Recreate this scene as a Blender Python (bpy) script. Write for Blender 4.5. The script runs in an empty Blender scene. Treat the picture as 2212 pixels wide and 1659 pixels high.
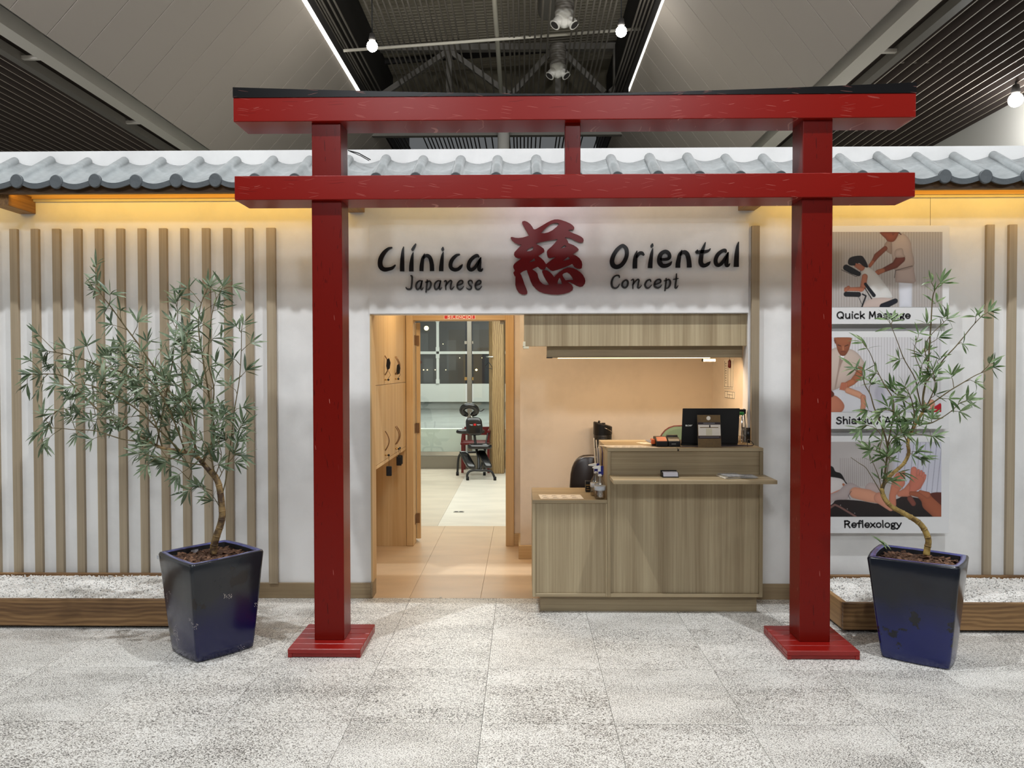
import bpy, bmesh, math, random
import numpy as np
from mathutils import Vector, Matrix
PI = math.pi
SC = bpy.context.scene
COL = SC.collection
rnd = random.Random(7)

# ------------------------------------------------------------------ camera
CAM_H = 1.6
FPX, PITCH, YAW, ROLL = 1660.0, -0.0197, -0.0152, -0.0016
W, H = 2212, 1659
_fwd = Vector((math.sin(YAW)*math.cos(PITCH), math.cos(YAW)*math.cos(PITCH), math.sin(PITCH)))
_r = Vector((math.cos(YAW), -math.sin(YAW), 0)); _u = _r.cross(_fwd)
_R = math.cos(ROLL)*_r + math.sin(ROLL)*_u
_U = -math.sin(ROLL)*_r + math.cos(ROLL)*_u
camd = bpy.data.cameras.new('camera'); cam = bpy.data.objects.new('camera', camd); COL.objects.link(cam)
cam.matrix_world = Matrix(((_R.x, _U.x, -_fwd.x, 0), (_R.y, _U.y, -_fwd.y, 0), (_R.z, _U.z, -_fwd.z, CAM_H), (0, 0, 0, 1)))
camd.sensor_fit = 'HORIZONTAL'; camd.sensor_width = 36.0; camd.lens = 36.0*FPX/W
camd.clip_start = .05; camd.clip_end = 200
SC.camera = cam

def ray(px, py):
    return _R*((px-W/2)/FPX) - _U*((py-H/2)/FPX) + _fwd
def PY(px, py, Y):            # the point of the plane y=Y seen at a photo pixel
    d = ray(px, py); t = Y/d.y
    return Vector((d.x*t, Y, CAM_H + d.z*t))
def PZ(px, py, Z):            # the point of the level z=Z
    d = ray(px, py); t = (Z-CAM_H)/d.z
    return Vector((d.x*t, d.y*t, Z))
def PX(px, py, X):
    d = ray(px, py); t = X/d.x
    return Vector((X, d.y*t, CAM_H + d.z*t))

# ------------------------------------------------------------------ world, exposure, lamps
SC.view_settings.view_transform = 'Standard'; SC.view_settings.look = 'None'
SC.view_settings.exposure = 0.0; SC.view_settings.gamma = 1.0
SC.view_settings.use_curve_mapping = False
SC.render.engine = 'CYCLES'
world = bpy.data.worlds.new('world'); SC.world = world; world.use_nodes = True
_bg = world.node_tree.nodes['Background']
_bg.inputs[0].default_value = (0.93, 0.97, 1.0, 1); _bg.inputs[1].default_value = 0.12

def point_lamp(name, loc, watts, color, radius):
    l = bpy.data.lights.new(name, 'POINT'); l.energy = watts; l.color = color; l.shadow_soft_size = radius
    o = bpy.data.objects.new(name, l); o.location = loc; COL.objects.link(o); return o
def area_lamp(name, loc, sx, sy, watts, color, direction=(0, 0, -1), spread=PI):
    l = bpy.data.lights.new(name, 'AREA'); l.shape = 'RECTANGLE'; l.size = sx; l.size_y = sy
    l.energy = watts; l.color = color; l.spread = spread
    o = bpy.data.objects.new(name, l); o.location = loc
    o.rotation_euler = Vector(direction).to_track_quat('-Z', 'Y').to_euler()
    COL.objects.link(o); return o
WHITE = (0.93, 0.965, 1.0); WARM = (1.0, 0.62, 0.30)
# the hall's high bay lamps (grid of about 5.2 m), the ones over and behind the photographer
for (x, y, e) in ((-2.75, 2.42, 1080), (2.45, 2.42, 1080), (-2.75, -9.0, 1100), (2.45, -9.0, 1100)):
    point_lamp('high_bay_light', (x, y, 8.0), e, WHITE, 0.06 if y > 0 else 0.6)
for (x, y, e) in ((-9.0, 0.0, 240), (7.4, 0.0, 240), (-9.5, 9.0, 120), (7.6, 12.7, 40)):
    point_lamp('soffit_fill_light', (x, y, 5.5), e, WHITE, 0.15)  # unseen lamps added below the soffits to brighten slats, beams and wall
# interior lamps of the clinic
area_lamp('vestibule_light', (-.55, 6.1, 2.42), .5, .5, 13, (1.0, .80, .54))
area_lamp('reception_light', (.85, 5.53, 1.66), 1.2, .05, 9, (1.0, .70, .42), (0, .35, -1))
area_lamp('treatment_room_light', (-.7, 9.6, 2.68), 2.4, 3.0, 110, (.96, 1.0, .96))
area_lamp('terrace_fill_light', (-1.0, 15.5, 4.2), 4, 3, 230, (.98, 1.0, .95))  # unseen lamp added over the terrace to brighten it

# ------------------------------------------------------------------ materials
MATS = {}
def new_mat(name):
    m = bpy.data.materials.new(name); m.use_nodes = True
    nt = m.node_tree; b = nt.nodes['Principled BSDF']; MATS[name] = m
    return m, nt, b
def S(v): return tuple(((c/255)/12.92 if c/255 <= .04045 else ((c/255+.055)/1.055)**2.4) for c in v)
def plain(name, rgb, rough=.6, metal=0, spec=.5, coat=0, emit=None, es=1.0, bump=0, bscale=60, var=0, vscale=8):
    m, nt, b = new_mat(name); N = nt.nodes; L = nt.links
    c = (*S(rgb), 1)
    b.inputs['Base Color'].default_value = c; b.inputs['Roughness'].default_value = rough
    b.inputs['Metallic'].default_value = metal; b.inputs['Specular IOR Level'].default_value = spec
    b.inputs['Coat Weight'].default_value = coat
    if emit: b.inputs['Emission Color'].default_value = (*S(emit), 1); b.inputs['Emission Strength'].default_value = es
    tc = N.new('ShaderNodeTexCoord')
    n = N.new('ShaderNodeTexNoise'); n.inputs['Scale'].default_value = vscale; n.inputs['Detail'].default_value = 5
    L.new(tc.outputs['Object'], n.inputs['Vector'])
    if var:
        mx = N.new('ShaderNodeMix'); mx.data_type = 'RGBA'; mx.blend_type = 'MULTIPLY'
        cr = N.new('ShaderNodeMapRange'); cr.inputs[1].default_value = .3; cr.inputs[2].default_value = .7
        cr.inputs[3].default_value = 1-var; cr.inputs[4].default_value = 1.0
        L.new(n.outputs['Fac'], cr.inputs[0]); mx.inputs[0].default_value = 1
        mx.inputs[6].default_value = c; L.new(cr.outputs[0], mx.inputs[7]); L.new(mx.outputs[2], b.inputs['Base Color'])
    if bump:
        n2 = N.new('ShaderNodeTexNoise'); n2.inputs['Scale'].default_value = bscale; n2.inputs['Detail'].default_value = 4
        L.new(tc.outputs['Object'], n2.inputs['Vector'])
        bp = N.new('ShaderNodeBump'); bp.inputs['Strength'].default_value = bump; bp.inputs['Distance'].default_value = .004
        L.new(n2.outputs['Fac'], bp.inputs['Height']); L.new(bp.outputs[0], b.inputs['Normal'])
    return m
def ramp(N, stops):
    r = N.new('ShaderNodeValToRGB'); e = r.color_ramp.elements
    while len(e) < len(stops): e.new(.5)
    for i, (p, c) in enumerate(stops):
        e[i].position = p; e[i].color = (*c, 1)
    return r
def wood(name, light, dark, axis='z', scale=1.0, rough=.5, fine=90, contrast=1.0, knots=False, bump=.15, coat=0, per_object=.06):
    """straight grain running along an axis; light and dark are sRGB"""
    m, nt, b = new_mat(name); N = nt.nodes; L = nt.links
    tc = N.new('ShaderNodeTexCoord'); mp = N.new('ShaderNodeMapping')
    st = {'x': (1.2, fine, fine), 'y': (fine, 1.2, fine), 'z': (fine, fine, 1.2)}[axis]
    mp.inputs['Scale'].default_value = tuple(s*scale for s in st)
    oi = N.new('ShaderNodeObjectInfo')
    ad = N.new('ShaderNodeVectorMath'); ad.operation = 'ADD'
    sc = N.new('ShaderNodeVectorMath'); sc.operation = 'SCALE'; sc.inputs[3].default_value = 37.0
    cb = N.new('ShaderNodeCombineXYZ')
    for i in range(3): L.new(oi.outputs['Random'], cb.inputs[i])
    L.new(cb.outputs[0], sc.inputs[0]); L.new(tc.outputs['Object'], ad.inputs[0]); L.new(sc.outputs[0], ad.inputs[1])
    L.new(ad.outputs[0], mp.inputs['Vector'])
    n = N.new('ShaderNodeTexNoise'); n.inputs['Scale'].default_value = 1; n.inputs['Detail'].default_value = 6; n.inputs['Roughness'].default_value = .65
    L.new(mp.outputs[0], n.inputs['Vector'])
    mp2 = N.new('ShaderNodeMapping'); mp2.inputs['Scale'].default_value = tuple(s*scale*.13 for s in st)
    L.new(ad.outputs[0], mp2.inputs['Vector'])
    n2 = N.new('ShaderNodeTexNoise'); n2.inputs['Scale'].default_value = 1; n2.inputs['Detail'].default_value = 3
    L.new(mp2.outputs[0], n2.inputs['Vector'])
    av = N.new('ShaderNodeMath'); av.operation = 'ADD'; hv = N.new('ShaderNodeMath'); hv.operation = 'MULTIPLY'; hv.inputs[1].default_value = .5
    L.new(n.outputs['Fac'], av.inputs[0]); L.new(n2.outputs['Fac'], av.inputs[1]); L.new(av.outputs[0], hv.inputs[0])
    w = .13/contrast
    r = ramp(N, ((.5-w, S(dark)), (.5+w, S(light))))
    L.new(hv.outputs[0], r.inputs[0])
    out = r.outputs[0]
    if knots:
        wv = N.new('ShaderNodeTexWave'); wv.wave_type = 'BANDS'; wv.bands_direction = 'Z' if axis == 'x' else 'X'
        wv.inputs['Scale'].default_value = 9; wv.inputs['Distortion'].default_value = 9; wv.inputs['Detail'].default_value = 3; wv.inputs['Detail Scale'].default_value = .8
        mp3 = N.new('ShaderNodeMapping'); mp3.inputs['Scale'].default_value = (.35, 1, 1.2) if axis == 'x' else (1.2, 1, .35)
        L.new(ad.outputs[0], mp3.inputs['Vector']); L.new(mp3.outputs[0], wv.inputs['Vector'])
        mx = N.new('ShaderNodeMix'); mx.data_type = 'RGBA'; mx.blend_type = 'MULTIPLY'; mx.inputs[0].default_value = .55
        r3 = ramp(N, ((.25, (.42, .34, .26)), (.75, (1, 1, 1))))
        L.new(wv.outputs['Fac'], r3.inputs[0]); L.new(out, mx.inputs[6]); L.new(r3.outputs[0], mx.inputs[7]); out = mx.outputs[2]
    hs = N.new('ShaderNodeHueSaturation')
    mr = N.new('ShaderNodeMapRange'); mr.inputs[3].default_value = 1-per_object; mr.inputs[4].default_value = 1+per_object
    L.new(oi.outputs['Random'], mr.inputs[0]); L.new(mr.outputs[0], hs.inputs['Value']); L.new(out, hs.inputs['Color'])
    L.new(hs.outputs[0], b.inputs['Base Color'])
    b.inputs['Roughness'].default_value = rough; b.inputs['Coat Weight'].default_value = coat
    bp = N.new('ShaderNodeBump'); bp.inputs['Strength'].default_value = bump; bp.inputs['Distance'].default_value = .002
    L.new(n.outputs['Fac'], bp.inputs['Height']); L.new(bp.outputs[0], b.inputs['Normal'])
    return m
def lacquer(name, rgb, axis):
    """gloss paint over wood: dark checks along the grain, fine pale scratches"""
    m, nt, b = new_mat(name); N = nt.nodes; L = nt.links
    tc = N.new('ShaderNodeTexCoord')
    wn = N.new('ShaderNodeTexNoise'); wn.inputs['Scale'].default_value = 3.0; wn.inputs['Detail'].default_value = 2
    L.new(tc.outputs['Object'], wn.inputs['Vector'])
    warp = N.new('ShaderNodeVectorMath'); warp.operation = 'MULTIPLY_ADD'
    warp.inputs[1].default_value = (.05, .05, .05); L.new(wn.outputs['Color'], warp.inputs[0]); L.new(tc.outputs['Object'], warp.inputs[2])
    def lines(scale, width, mask_lo, mask_hi, seed, rot):
        mp = N.new('ShaderNodeMapping'); mp.inputs['Scale'].default_value = scale; mp.inputs['Location'].default_value = (seed, seed*2, seed*3)
        mp.inputs['Rotation'].default_value = rot
        L.new(warp.outputs[0], mp.inputs['Vector'])
        v = N.new('ShaderNodeTexVoronoi'); v.feature = 'DISTANCE_TO_EDGE'; v.inputs['Scale'].default_value = 1
        L.new(mp.outputs[0], v.inputs['Vector'])
        lt = N.new('ShaderNodeMath'); lt.operation = 'LESS_THAN'; lt.inputs[1].default_value = width
        L.new(v.outputs['Distance'], lt.inputs[0])
        mk = N.new('ShaderNodeTexNoise'); mk.inputs['Scale'].default_value = .9; mk.inputs['Detail'].default_value = 2
        L.new(mp.outputs[0], mk.inputs['Vector'])
        mr = N.new('ShaderNodeMapRange'); mr.inputs[1].default_value = mask_lo; mr.inputs[2].default_value = mask_hi
        L.new(mk.outputs['Fac'], mr.inputs[0])
        mu = N.new('ShaderNodeMath'); mu.operation = 'MULTIPLY'; L.new(lt.outputs[0], mu.inputs[0]); L.new(mr.outputs[0], mu.inputs[1])
        return mu.outputs[0]
    def strokes(scale, r, keep, seed, rot):
        mp = N.new('ShaderNodeMapping'); mp.inputs['Scale'].default_value = scale; mp.inputs['Location'].default_value = (seed, seed*2, seed*3)
        mp0 = N.new('ShaderNodeMapping'); mp0.inputs['Rotation'].default_value = rot
        L.new(warp.outputs[0], mp0.inputs['Vector']); L.new(mp0.outputs[0], mp.inputs['Vector'])
        v = N.new('ShaderNodeTexVoronoi'); v.inputs['Scale'].default_value = 1; v.inputs['Randomness'].default_value = .9
        L.new(mp.outputs[0], v.inputs['Vector'])
        lt = N.new('ShaderNodeMath'); lt.operation = 'LESS_THAN'; lt.inputs[1].default_value = r; L.new(v.outputs['Distance'], lt.inputs[0])
        sp = N.new('ShaderNodeSeparateColor'); L.new(v.outputs['Color'], sp.inputs[0])
        k = N.new('ShaderNodeMath'); k.operation = 'LESS_THAN'; k.inputs[1].default_value = keep; L.new(sp.outputs[0], k.inputs[0])
        mu = N.new('ShaderNodeMath'); mu.operation = 'MULTIPLY'; L.new(lt.outputs[0], mu.inputs[0]); L.new(k.outputs[0], mu.inputs[1])
        f = N.new('ShaderNodeMath'); f.operation = 'MULTIPLY'; L.new(mu.outputs[0], f.inputs[0]); L.new(sp.outputs[1], f.inputs[1])
        return f.outputs[0]
    def both(a, b_):
        m_ = N.new('ShaderNodeMath'); m_.operation = 'MAXIMUM'; L.new(a, m_.inputs[0]); L.new(b_, m_.inputs[1]); return m_.outputs[0]
    if axis == 'x':
        pale = both(strokes((6.5, 1, 240), .25, .13, 3.1, (0, .20, 0)), strokes((7.5, 1, 260), .25, .12, 9.7, (0, -.14, 0)))
        dark = strokes((4, 1, 120), .22, .10, 5.2, (0, .06, 0))
    else:
        pale = strokes((150, 150, 7), .22, .035, 3.1, (0, .12, 0))
        dark = both(strokes((120, 120, 2.6), .26, .20, 8.3, (.1, .10, 0)), strokes((140, 140, 3.2), .24, .16, 1.3, (-.1, -.13, 0)))
    base = (*S(rgb), 1)
    m1 = N.new('ShaderNodeMix'); m1.data_type = 'RGBA'; m1.inputs[6].default_value = base
    m1.inputs[7].default_value = (base[0]*.35, base[1]*.3, base[2]*.3, 1); L.new(dark, m1.inputs[0])
    m2 = N.new('ShaderNodeMix'); m2.data_type = 'RGBA'; m2.inputs[7].default_value = (*S((206, 136, 124)), 1)
    L.new(m1.outputs[2], m2.inputs[6]); L.new(pale, m2.inputs[0])
    L.new(m2.outputs[2], b.inputs['Base Color'])
    b.inputs['Roughness'].default_value = .30; b.inputs['Specular IOR Level'].default_value = .20
    bp = N.new('ShaderNodeBump'); bp.inputs['Strength'].default_value = .25; bp.inputs['Distance'].default_value = .002; bp.invert = True
    gr = N.new('ShaderNodeTexNoise'); gr.inputs['Scale'].default_value = 1; gr.inputs['Detail'].default_value = 4
    mpg = N.new('ShaderNodeMapping'); mpg.inputs['Scale'].default_value = {'x': (4, 70, 70), 'z': (70, 70, 4)}[axis]
    L.new(tc.outputs['Object'], mpg.inputs['Vector']); L.new(mpg.outputs[0], gr.inputs['Vector'])
    am = N.new('ShaderNodeMath'); am.operation = 'MULTIPLY_ADD'; am.inputs[1].default_value = .25
    L.new(gr.outputs['Fac'], am.inputs[0]); L.new(dark, am.inputs[2])
    L.new(am.outputs[0], bp.inputs['Height']); L.new(bp.outputs[0], b.inputs['Normal'])
    return m
lacquer('red_beam', (130, 18, 8), 'x'); lacquer('red_post', (110, 14, 5), 'z'); lacquer('black_cap', (14, 13, 14), 'x')

def plaster(name, rgb):
    m, nt, b = new_mat(name); N = nt.nodes; L = nt.links
    tc = N.new('ShaderNodeTexCoord')
    n = N.new('ShaderNodeTexNoise'); n.inputs['Scale'].default_value = 1.7; n.inputs['Detail'].default_value = 7; n.inputs['Roughness'].default_value = .6
    L.new(tc.outputs['Object'], n.inputs['Vector'])
    c = S(rgb); r = ramp(N, ((.34, tuple(x*.86 for x in c)), (.56, c)))
    L.new(n.outputs['Fac'], r.inputs[0]); L.new(r.outputs[0], b.inputs['Base Color'])
    b.inputs['Roughness'].default_value = .75
    n2 = N.new('ShaderNodeTexNoise'); n2.inputs['Scale'].default_value = 130; n2.inputs['Detail'].default_value = 2
    L.new(tc.outputs['Object'], n2.inputs['Vector'])
    bp = N.new('ShaderNodeBump'); bp.inputs['Strength'].default_value = .12; bp.inputs['Distance'].default_value = .002
    L.new(n2.outputs['Fac'], bp.inputs['Height']); L.new(bp.outputs[0], b.inputs['Normal'])
    return m
plaster('wall_white', (226, 225, 223)); plaster('wall_cream', (222, 208, 190))

def granite():
    m, nt, b = new_mat('granite'); N = nt.nodes; L = nt.links
    tc = N.new('ShaderNodeTexCoord'); oi = N.new('ShaderNodeObjectInfo')
    sc = N.new('ShaderNodeVectorMath'); sc.operation = 'SCALE'; sc.inputs[3].default_value = 53.0
    cb = N.new('ShaderNodeCombineXYZ')
    for i in range(3): L.new(oi.outputs['Random'], cb.inputs[i])
    L.new(cb.outputs[0], sc.inputs[0])
    ad = N.new('ShaderNodeVectorMath'); ad.operation = 'ADD'; L.new(tc.outputs['Object'], ad.inputs[0]); L.new(sc.outputs[0], ad.inputs[1])
    def noise(scale, detail, stretch=(1, 1, 1), rough=.6):
        mp = N.new('ShaderNodeMapping'); mp.inputs['Scale'].default_value = stretch; mp.inputs['Rotation'].default_value = (0, 0, .5)
        L.new(ad.outputs[0], mp.inputs['Vector'])
        n = N.new('ShaderNodeTexNoise'); n.inputs['Scale'].default_value = scale; n.inputs['Detail'].default_value = detail; n.inputs['Roughness'].default_value = rough
        L.new(mp.outputs[0], n.inputs['Vector']); return n.outputs['Fac']
    cloud = noise(2.6, 6, (.7, 1.6, 1), .65); speck = noise(190, 2, (.8, 1.2, 1), .6); grain = noise(60, 4, (.85, 1.2, 1), .65)
    # fleck threshold moves with the cloudy veins so that flecks gather in drifts
    th = N.new('ShaderNodeMath'); th.operation = 'MULTIPLY_ADD'; th.inputs[1].default_value = .26
    L.new(cloud, th.inputs[0]); L.new(speck, th.inputs[2])
    r1 = ramp(N, ((.53, S((232, 230, 225))), (.60, S((210, 207, 200))), (.66, S((172, 168, 161))), (.70, S((108, 105, 100))), (.78, S((44, 42, 40)))))
    sb = N.new('ShaderNodeMath'); sb.operation = 'MULTIPLY_ADD'; sb.inputs[1].default_value = .26; L.new(grain, sb.inputs[0]); 
    s2 = N.new('ShaderNodeMath'); s2.operation = 'SUBTRACT'; s2.inputs[1].default_value = .155
    L.new(th.outputs[0], s2.inputs[0]); L.new(s2.outputs[0], sb.inputs[2])
    L.new(sb.outputs[0], r1.inputs[0])
    hs = N.new('ShaderNodeHueSaturation'); mr = N.new('ShaderNodeMapRange'); mr.inputs[3].default_value = .95; mr.inputs[4].default_value = 1.04
    L.new(oi.outputs['Random'], mr.inputs[0]); L.new(mr.outputs[0], hs.inputs['Value']); L.new(r1.outputs[0], hs.inputs['Color'])
    L.new(hs.outputs[0], b.inputs['Base Color'])
    b.inputs['Roughness'].default_value = .42; b.inputs['Specular IOR Level'].default_value = .35
granite()
def vinyl(name, rgb):
    m, nt, b = new_mat(name); N = nt.nodes; L = nt.links
    tc = N.new('ShaderNodeTexCoord'); mp = N.new('ShaderNodeMapping'); mp.inputs['Scale'].default_value = (1.2, 4, 1)
    L.new(tc.outputs['Object'], mp.inputs['Vector'])
    n = N.new('ShaderNodeTexNoise'); n.inputs['Scale'].default_value = 1.5; n.inputs['Detail'].default_value = 4; L.new(mp.outputs[0], n.inputs['Vector'])
    n2 = N.new('ShaderNodeTexNoise'); n2.inputs['Scale'].default_value = 160; L.new(tc.outputs['Object'], n2.inputs['Vector'])
    a = N.new('ShaderNodeMath'); a.operation = 'MULTIPLY_ADD'; a.inputs[1].default_value = .35; L.new(n2.outputs['Fac'], a.inputs[0]); L.new(n.outputs['Fac'], a.inputs[2])
    c = S(rgb); r = ramp(N, ((.45, tuple(x*.90 for x in c)), (.85, tuple(min(1, x*1.06) for x in c))))
    L.new(a.outputs[0], r.inputs[0]); L.new(r.outputs[0], b.inputs['Base Color'])
    b.inputs['Roughness'].default_value = .28; b.inputs['Specular IOR Level'].default_value = .4
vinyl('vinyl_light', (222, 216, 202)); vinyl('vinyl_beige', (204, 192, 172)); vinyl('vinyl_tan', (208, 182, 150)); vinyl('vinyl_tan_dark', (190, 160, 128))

wood('slat_wood', (170, 155, 131), (142, 127, 104), 'z', contrast=.9)
wood('counter_wood', (178, 162, 130), (140, 122, 92), 'z', contrast=1.0, fine=85)
wood('counter_wood_h', (172, 155, 123), (136, 118, 88), 'x', contrast=1.0, fine=75)
wood('baseboard_wood', (160, 140, 108), (128, 108, 80), 'x')
wood('oak_warm', (212, 184, 138), (188, 152, 104), 'z', contrast=.9)
wood('oak_warm_h', (212, 184, 138), (188, 152, 104), 'x', contrast=.9)
wood('planter_wood', (160, 124, 80), (108, 78, 46), 'x', contrast=1.0, knots=True, rough=.55, fine=60, bump=.3)
wood('planter_wood_y', (176, 138, 90), (126, 92, 56), 'y', contrast=1.0, rough=.55, fine=60, bump=.3)
wood('fascia_wood', (104, 74, 42), (62, 42, 24), 'x', contrast=.9, fine=60)
wood('eave_wood', (206, 166, 104), (166, 122, 68), 'x', contrast=.9, fine=60)
wood('bracket_wood', (170, 128, 74), (110, 74, 40), 'y', contrast=1.0, fine=60)
wood('pine_post', (182, 156, 110), (150, 120, 76), 'z', contrast=.8, knots=True, fine=45)
plain('roof_tile', (160, 165, 166), .22, spec=.55, bump=.7, bscale=26, var=.18, vscale=24)
plain('tile_end', (84, 89, 92), .5, bump=.5, bscale=40, var=.2, vscale=18)
plain('black_letter', (9, 9, 10), .35); plain('dark_letter', (40, 38, 37), .4); plain('red_letter', (104, 2, 5), .32); plain('red_base', (138, 20, 14), .32, var=.12, vscale=12, bump=.15, bscale=50)
plain('grout', (98, 97, 92), .9); plain('steel', (150, 146, 136), .35, .9); plain('brass', (196, 160, 100), .3, .9)
plain('hinge', (150, 120, 90), .4, .8); plain('chrome', (205, 205, 200), .18, 1.0)
plain('black_plastic', (16, 16, 17), .35); plain('black_matt', (10, 10, 11), .7); plain('black_vinyl', (13, 13, 14), .22, coat=.3)
plain('black_tube', (20, 20, 21), .4); plain('chair_leather', (30, 20, 14), .32)
plain('green_fabric', (104, 128, 106), .7); plain('red_wood', (96, 14, 14), .4)
plain('paper', (232, 224, 210), .8); plain('ink', (96, 80, 66), .8); plain('ink_dark', (30, 28, 30), .7); plain('poster_board', (214, 214, 214), .5)
plain('cream_plastic', (214, 206, 178), .5); plain('white_plastic', (226, 226, 222), .4); plain('blue_plastic', (16, 20, 110), .35)
plain('orange_plastic', (214, 96, 40), .4); plain('green_cap', (20, 120, 40), .4); plain('sign_red', (200, 24, 24), .4); plain('sign_white', (240, 232, 220), .5)
plain('grey_card', (150, 146, 150), .6); plain('gold_card', (120, 92, 34), .4, var=.25, vscale=60); plain('wine_card', (40, 16, 20), .4)
plain('magazine_a', (206, 196, 174), .4, var=.5, vscale=30); plain('magazine_b', (170, 170, 170), .4, var=.6, vscale=40)
plain('hall_panel', (166, 156, 146), .6, bump=.1, bscale=90); plain('hall_beam', (238, 230, 218), .5); plain('hall_slat', (196, 184, 170), .6)
plain('slat_side_shade', (96, 84, 78), .8); plain('side_deck', (196, 194, 190), .6); plain('hall_dark', (46, 42, 40), .8); plain('hall_tube', (98, 92, 84), .55); plain('hall_duct', (128, 122, 114), .5)
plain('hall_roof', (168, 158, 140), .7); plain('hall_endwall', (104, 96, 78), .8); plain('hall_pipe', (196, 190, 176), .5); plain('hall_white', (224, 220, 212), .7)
plain('sprinkler_red', (120, 20, 18), .4)
plain('led', (255, 255, 255), .5, emit=(255, 252, 244), es=2.6); plain('lamp_glow', (255, 255, 255), .5, emit=(255, 255, 248), es=60.0)
plain('led_warm', (255, 235, 200), .5, emit=(255, 226, 160), es=5.0)
plain('white_low_wall', (226, 228, 220), .6); plain('terrace_floor', (150, 154, 148), .6, var=.2, vscale=2); plain('night_dark', (20, 22, 24), .3); plain('night_grey', (52, 55, 56), .5)
plain('sensor_red', (220, 20, 50), .4); plain('twig', (96, 84, 52), .7); plain('bark_chip', (124, 90, 68), .9, var=.5, vscale=40); plain('bark_chip_b', (84, 58, 42), .9, var=.4, vscale=40)
plain('gravel', (238, 236, 232), .8, var=.15, vscale=90); plain('gravel_grey', (150, 148, 144), .8); plain('led_channel', (178, 172, 160), .4, .3)
plain('string', (70, 60, 50), .8); plain('tag_black', (12, 11, 14), .6); plain('purple_cable', (52, 40, 56), .5)
plain('label_white', (190, 194, 200), .5)

def glass(name, rgb=(1, 1, 1), alpha=.12, rough=.02):
    m, nt, b = new_mat(name); N = nt.nodes; L = nt.links
    out = N['Material Output']; N.remove(b)
    t = N.new('ShaderNodeBsdfTransparent'); t.inputs[0].default_value = (*rgb, 1)
    g = N.new('ShaderNodeBsdfGlossy'); g.inputs['Roughness'].default_value = rough
    mx = N.new('ShaderNodeMixShader'); mx.inputs[0].default_value = alpha
    L.new(t.outputs[0], mx.inputs[1]); L.new(g.outputs[0], mx.inputs[2]); L.new(mx.outputs[0], out.inputs[0])
glass('window_glass', (.95, .98, .96), .07); glass('bottle_plastic', (.86, .86, .84), .16, .12); glass('acrylic', (.95, .94, .94), .03, .05); glass('bottle_liquid', (.80, .74, .66), .10, .05)

def bamboo(name, a, b_):
    m, nt, b = new_mat(name); N = nt.nodes; L = nt.links
    tc = N.new('ShaderNodeTexCoord')
    n = N.new('ShaderNodeTexNoise'); n.inputs['Scale'].default_value = 22; n.inputs['Detail'].default_value = 5; L.new(tc.outputs['Object'], n.inputs['Vector'])
    r = ramp(N, ((.4, S(b_)), (.58, S(a)))); L.new(n.outputs['Fac'], r.inputs[0]); L.new(r.outputs[0], b.inputs['Base Color'])
    b.inputs['Roughness'].default_value = .6
    bp = N.new('ShaderNodeBump'); bp.inputs['Strength'].default_value = .5; bp.inputs['Distance'].default_value = .003
    L.new(n.outputs['Fac'], bp.inputs['Height']); L.new(bp.outputs[0], b.inputs['Normal'])
bamboo('trunk_brown', (138, 112, 70), (70, 50, 32)); bamboo('trunk_yellow', (176, 148, 82), (110, 84, 38))
def leafm(name, a, b_, pale):
    m, nt, b = new_mat(name); N = nt.nodes; L = nt.links
    oi = N.new('ShaderNodeObjectInfo'); at = N.new('ShaderNodeAttribute'); at.attribute_name = 'v'
    g = N.new('ShaderNodeNewGeometry'); wn = N.new('ShaderNodeTexNoise'); wn.inputs['Scale'].default_value = 14
    L.new(g.outputs['Position'], wn.inputs['Vector'])
    r = ramp(N, ((.35, S(b_)), (.55, S(a)), (.72, S(pale)))); L.new(wn.outputs['Fac'], r.inputs[0])
    L.new(r.outputs[0], b.inputs['Base Color'])
    b.inputs['Roughness'].default_value = .42; b.inputs['Specular IOR Level'].default_value = .5
    b.inputs['Transmission Weight'].default_value = 0
leafm('leaf_left', (98, 114, 84), (64, 82, 56), (136, 148, 120)); leafm('leaf_right', (100, 122, 76), (64, 90, 46), (156, 174, 134))

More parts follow.
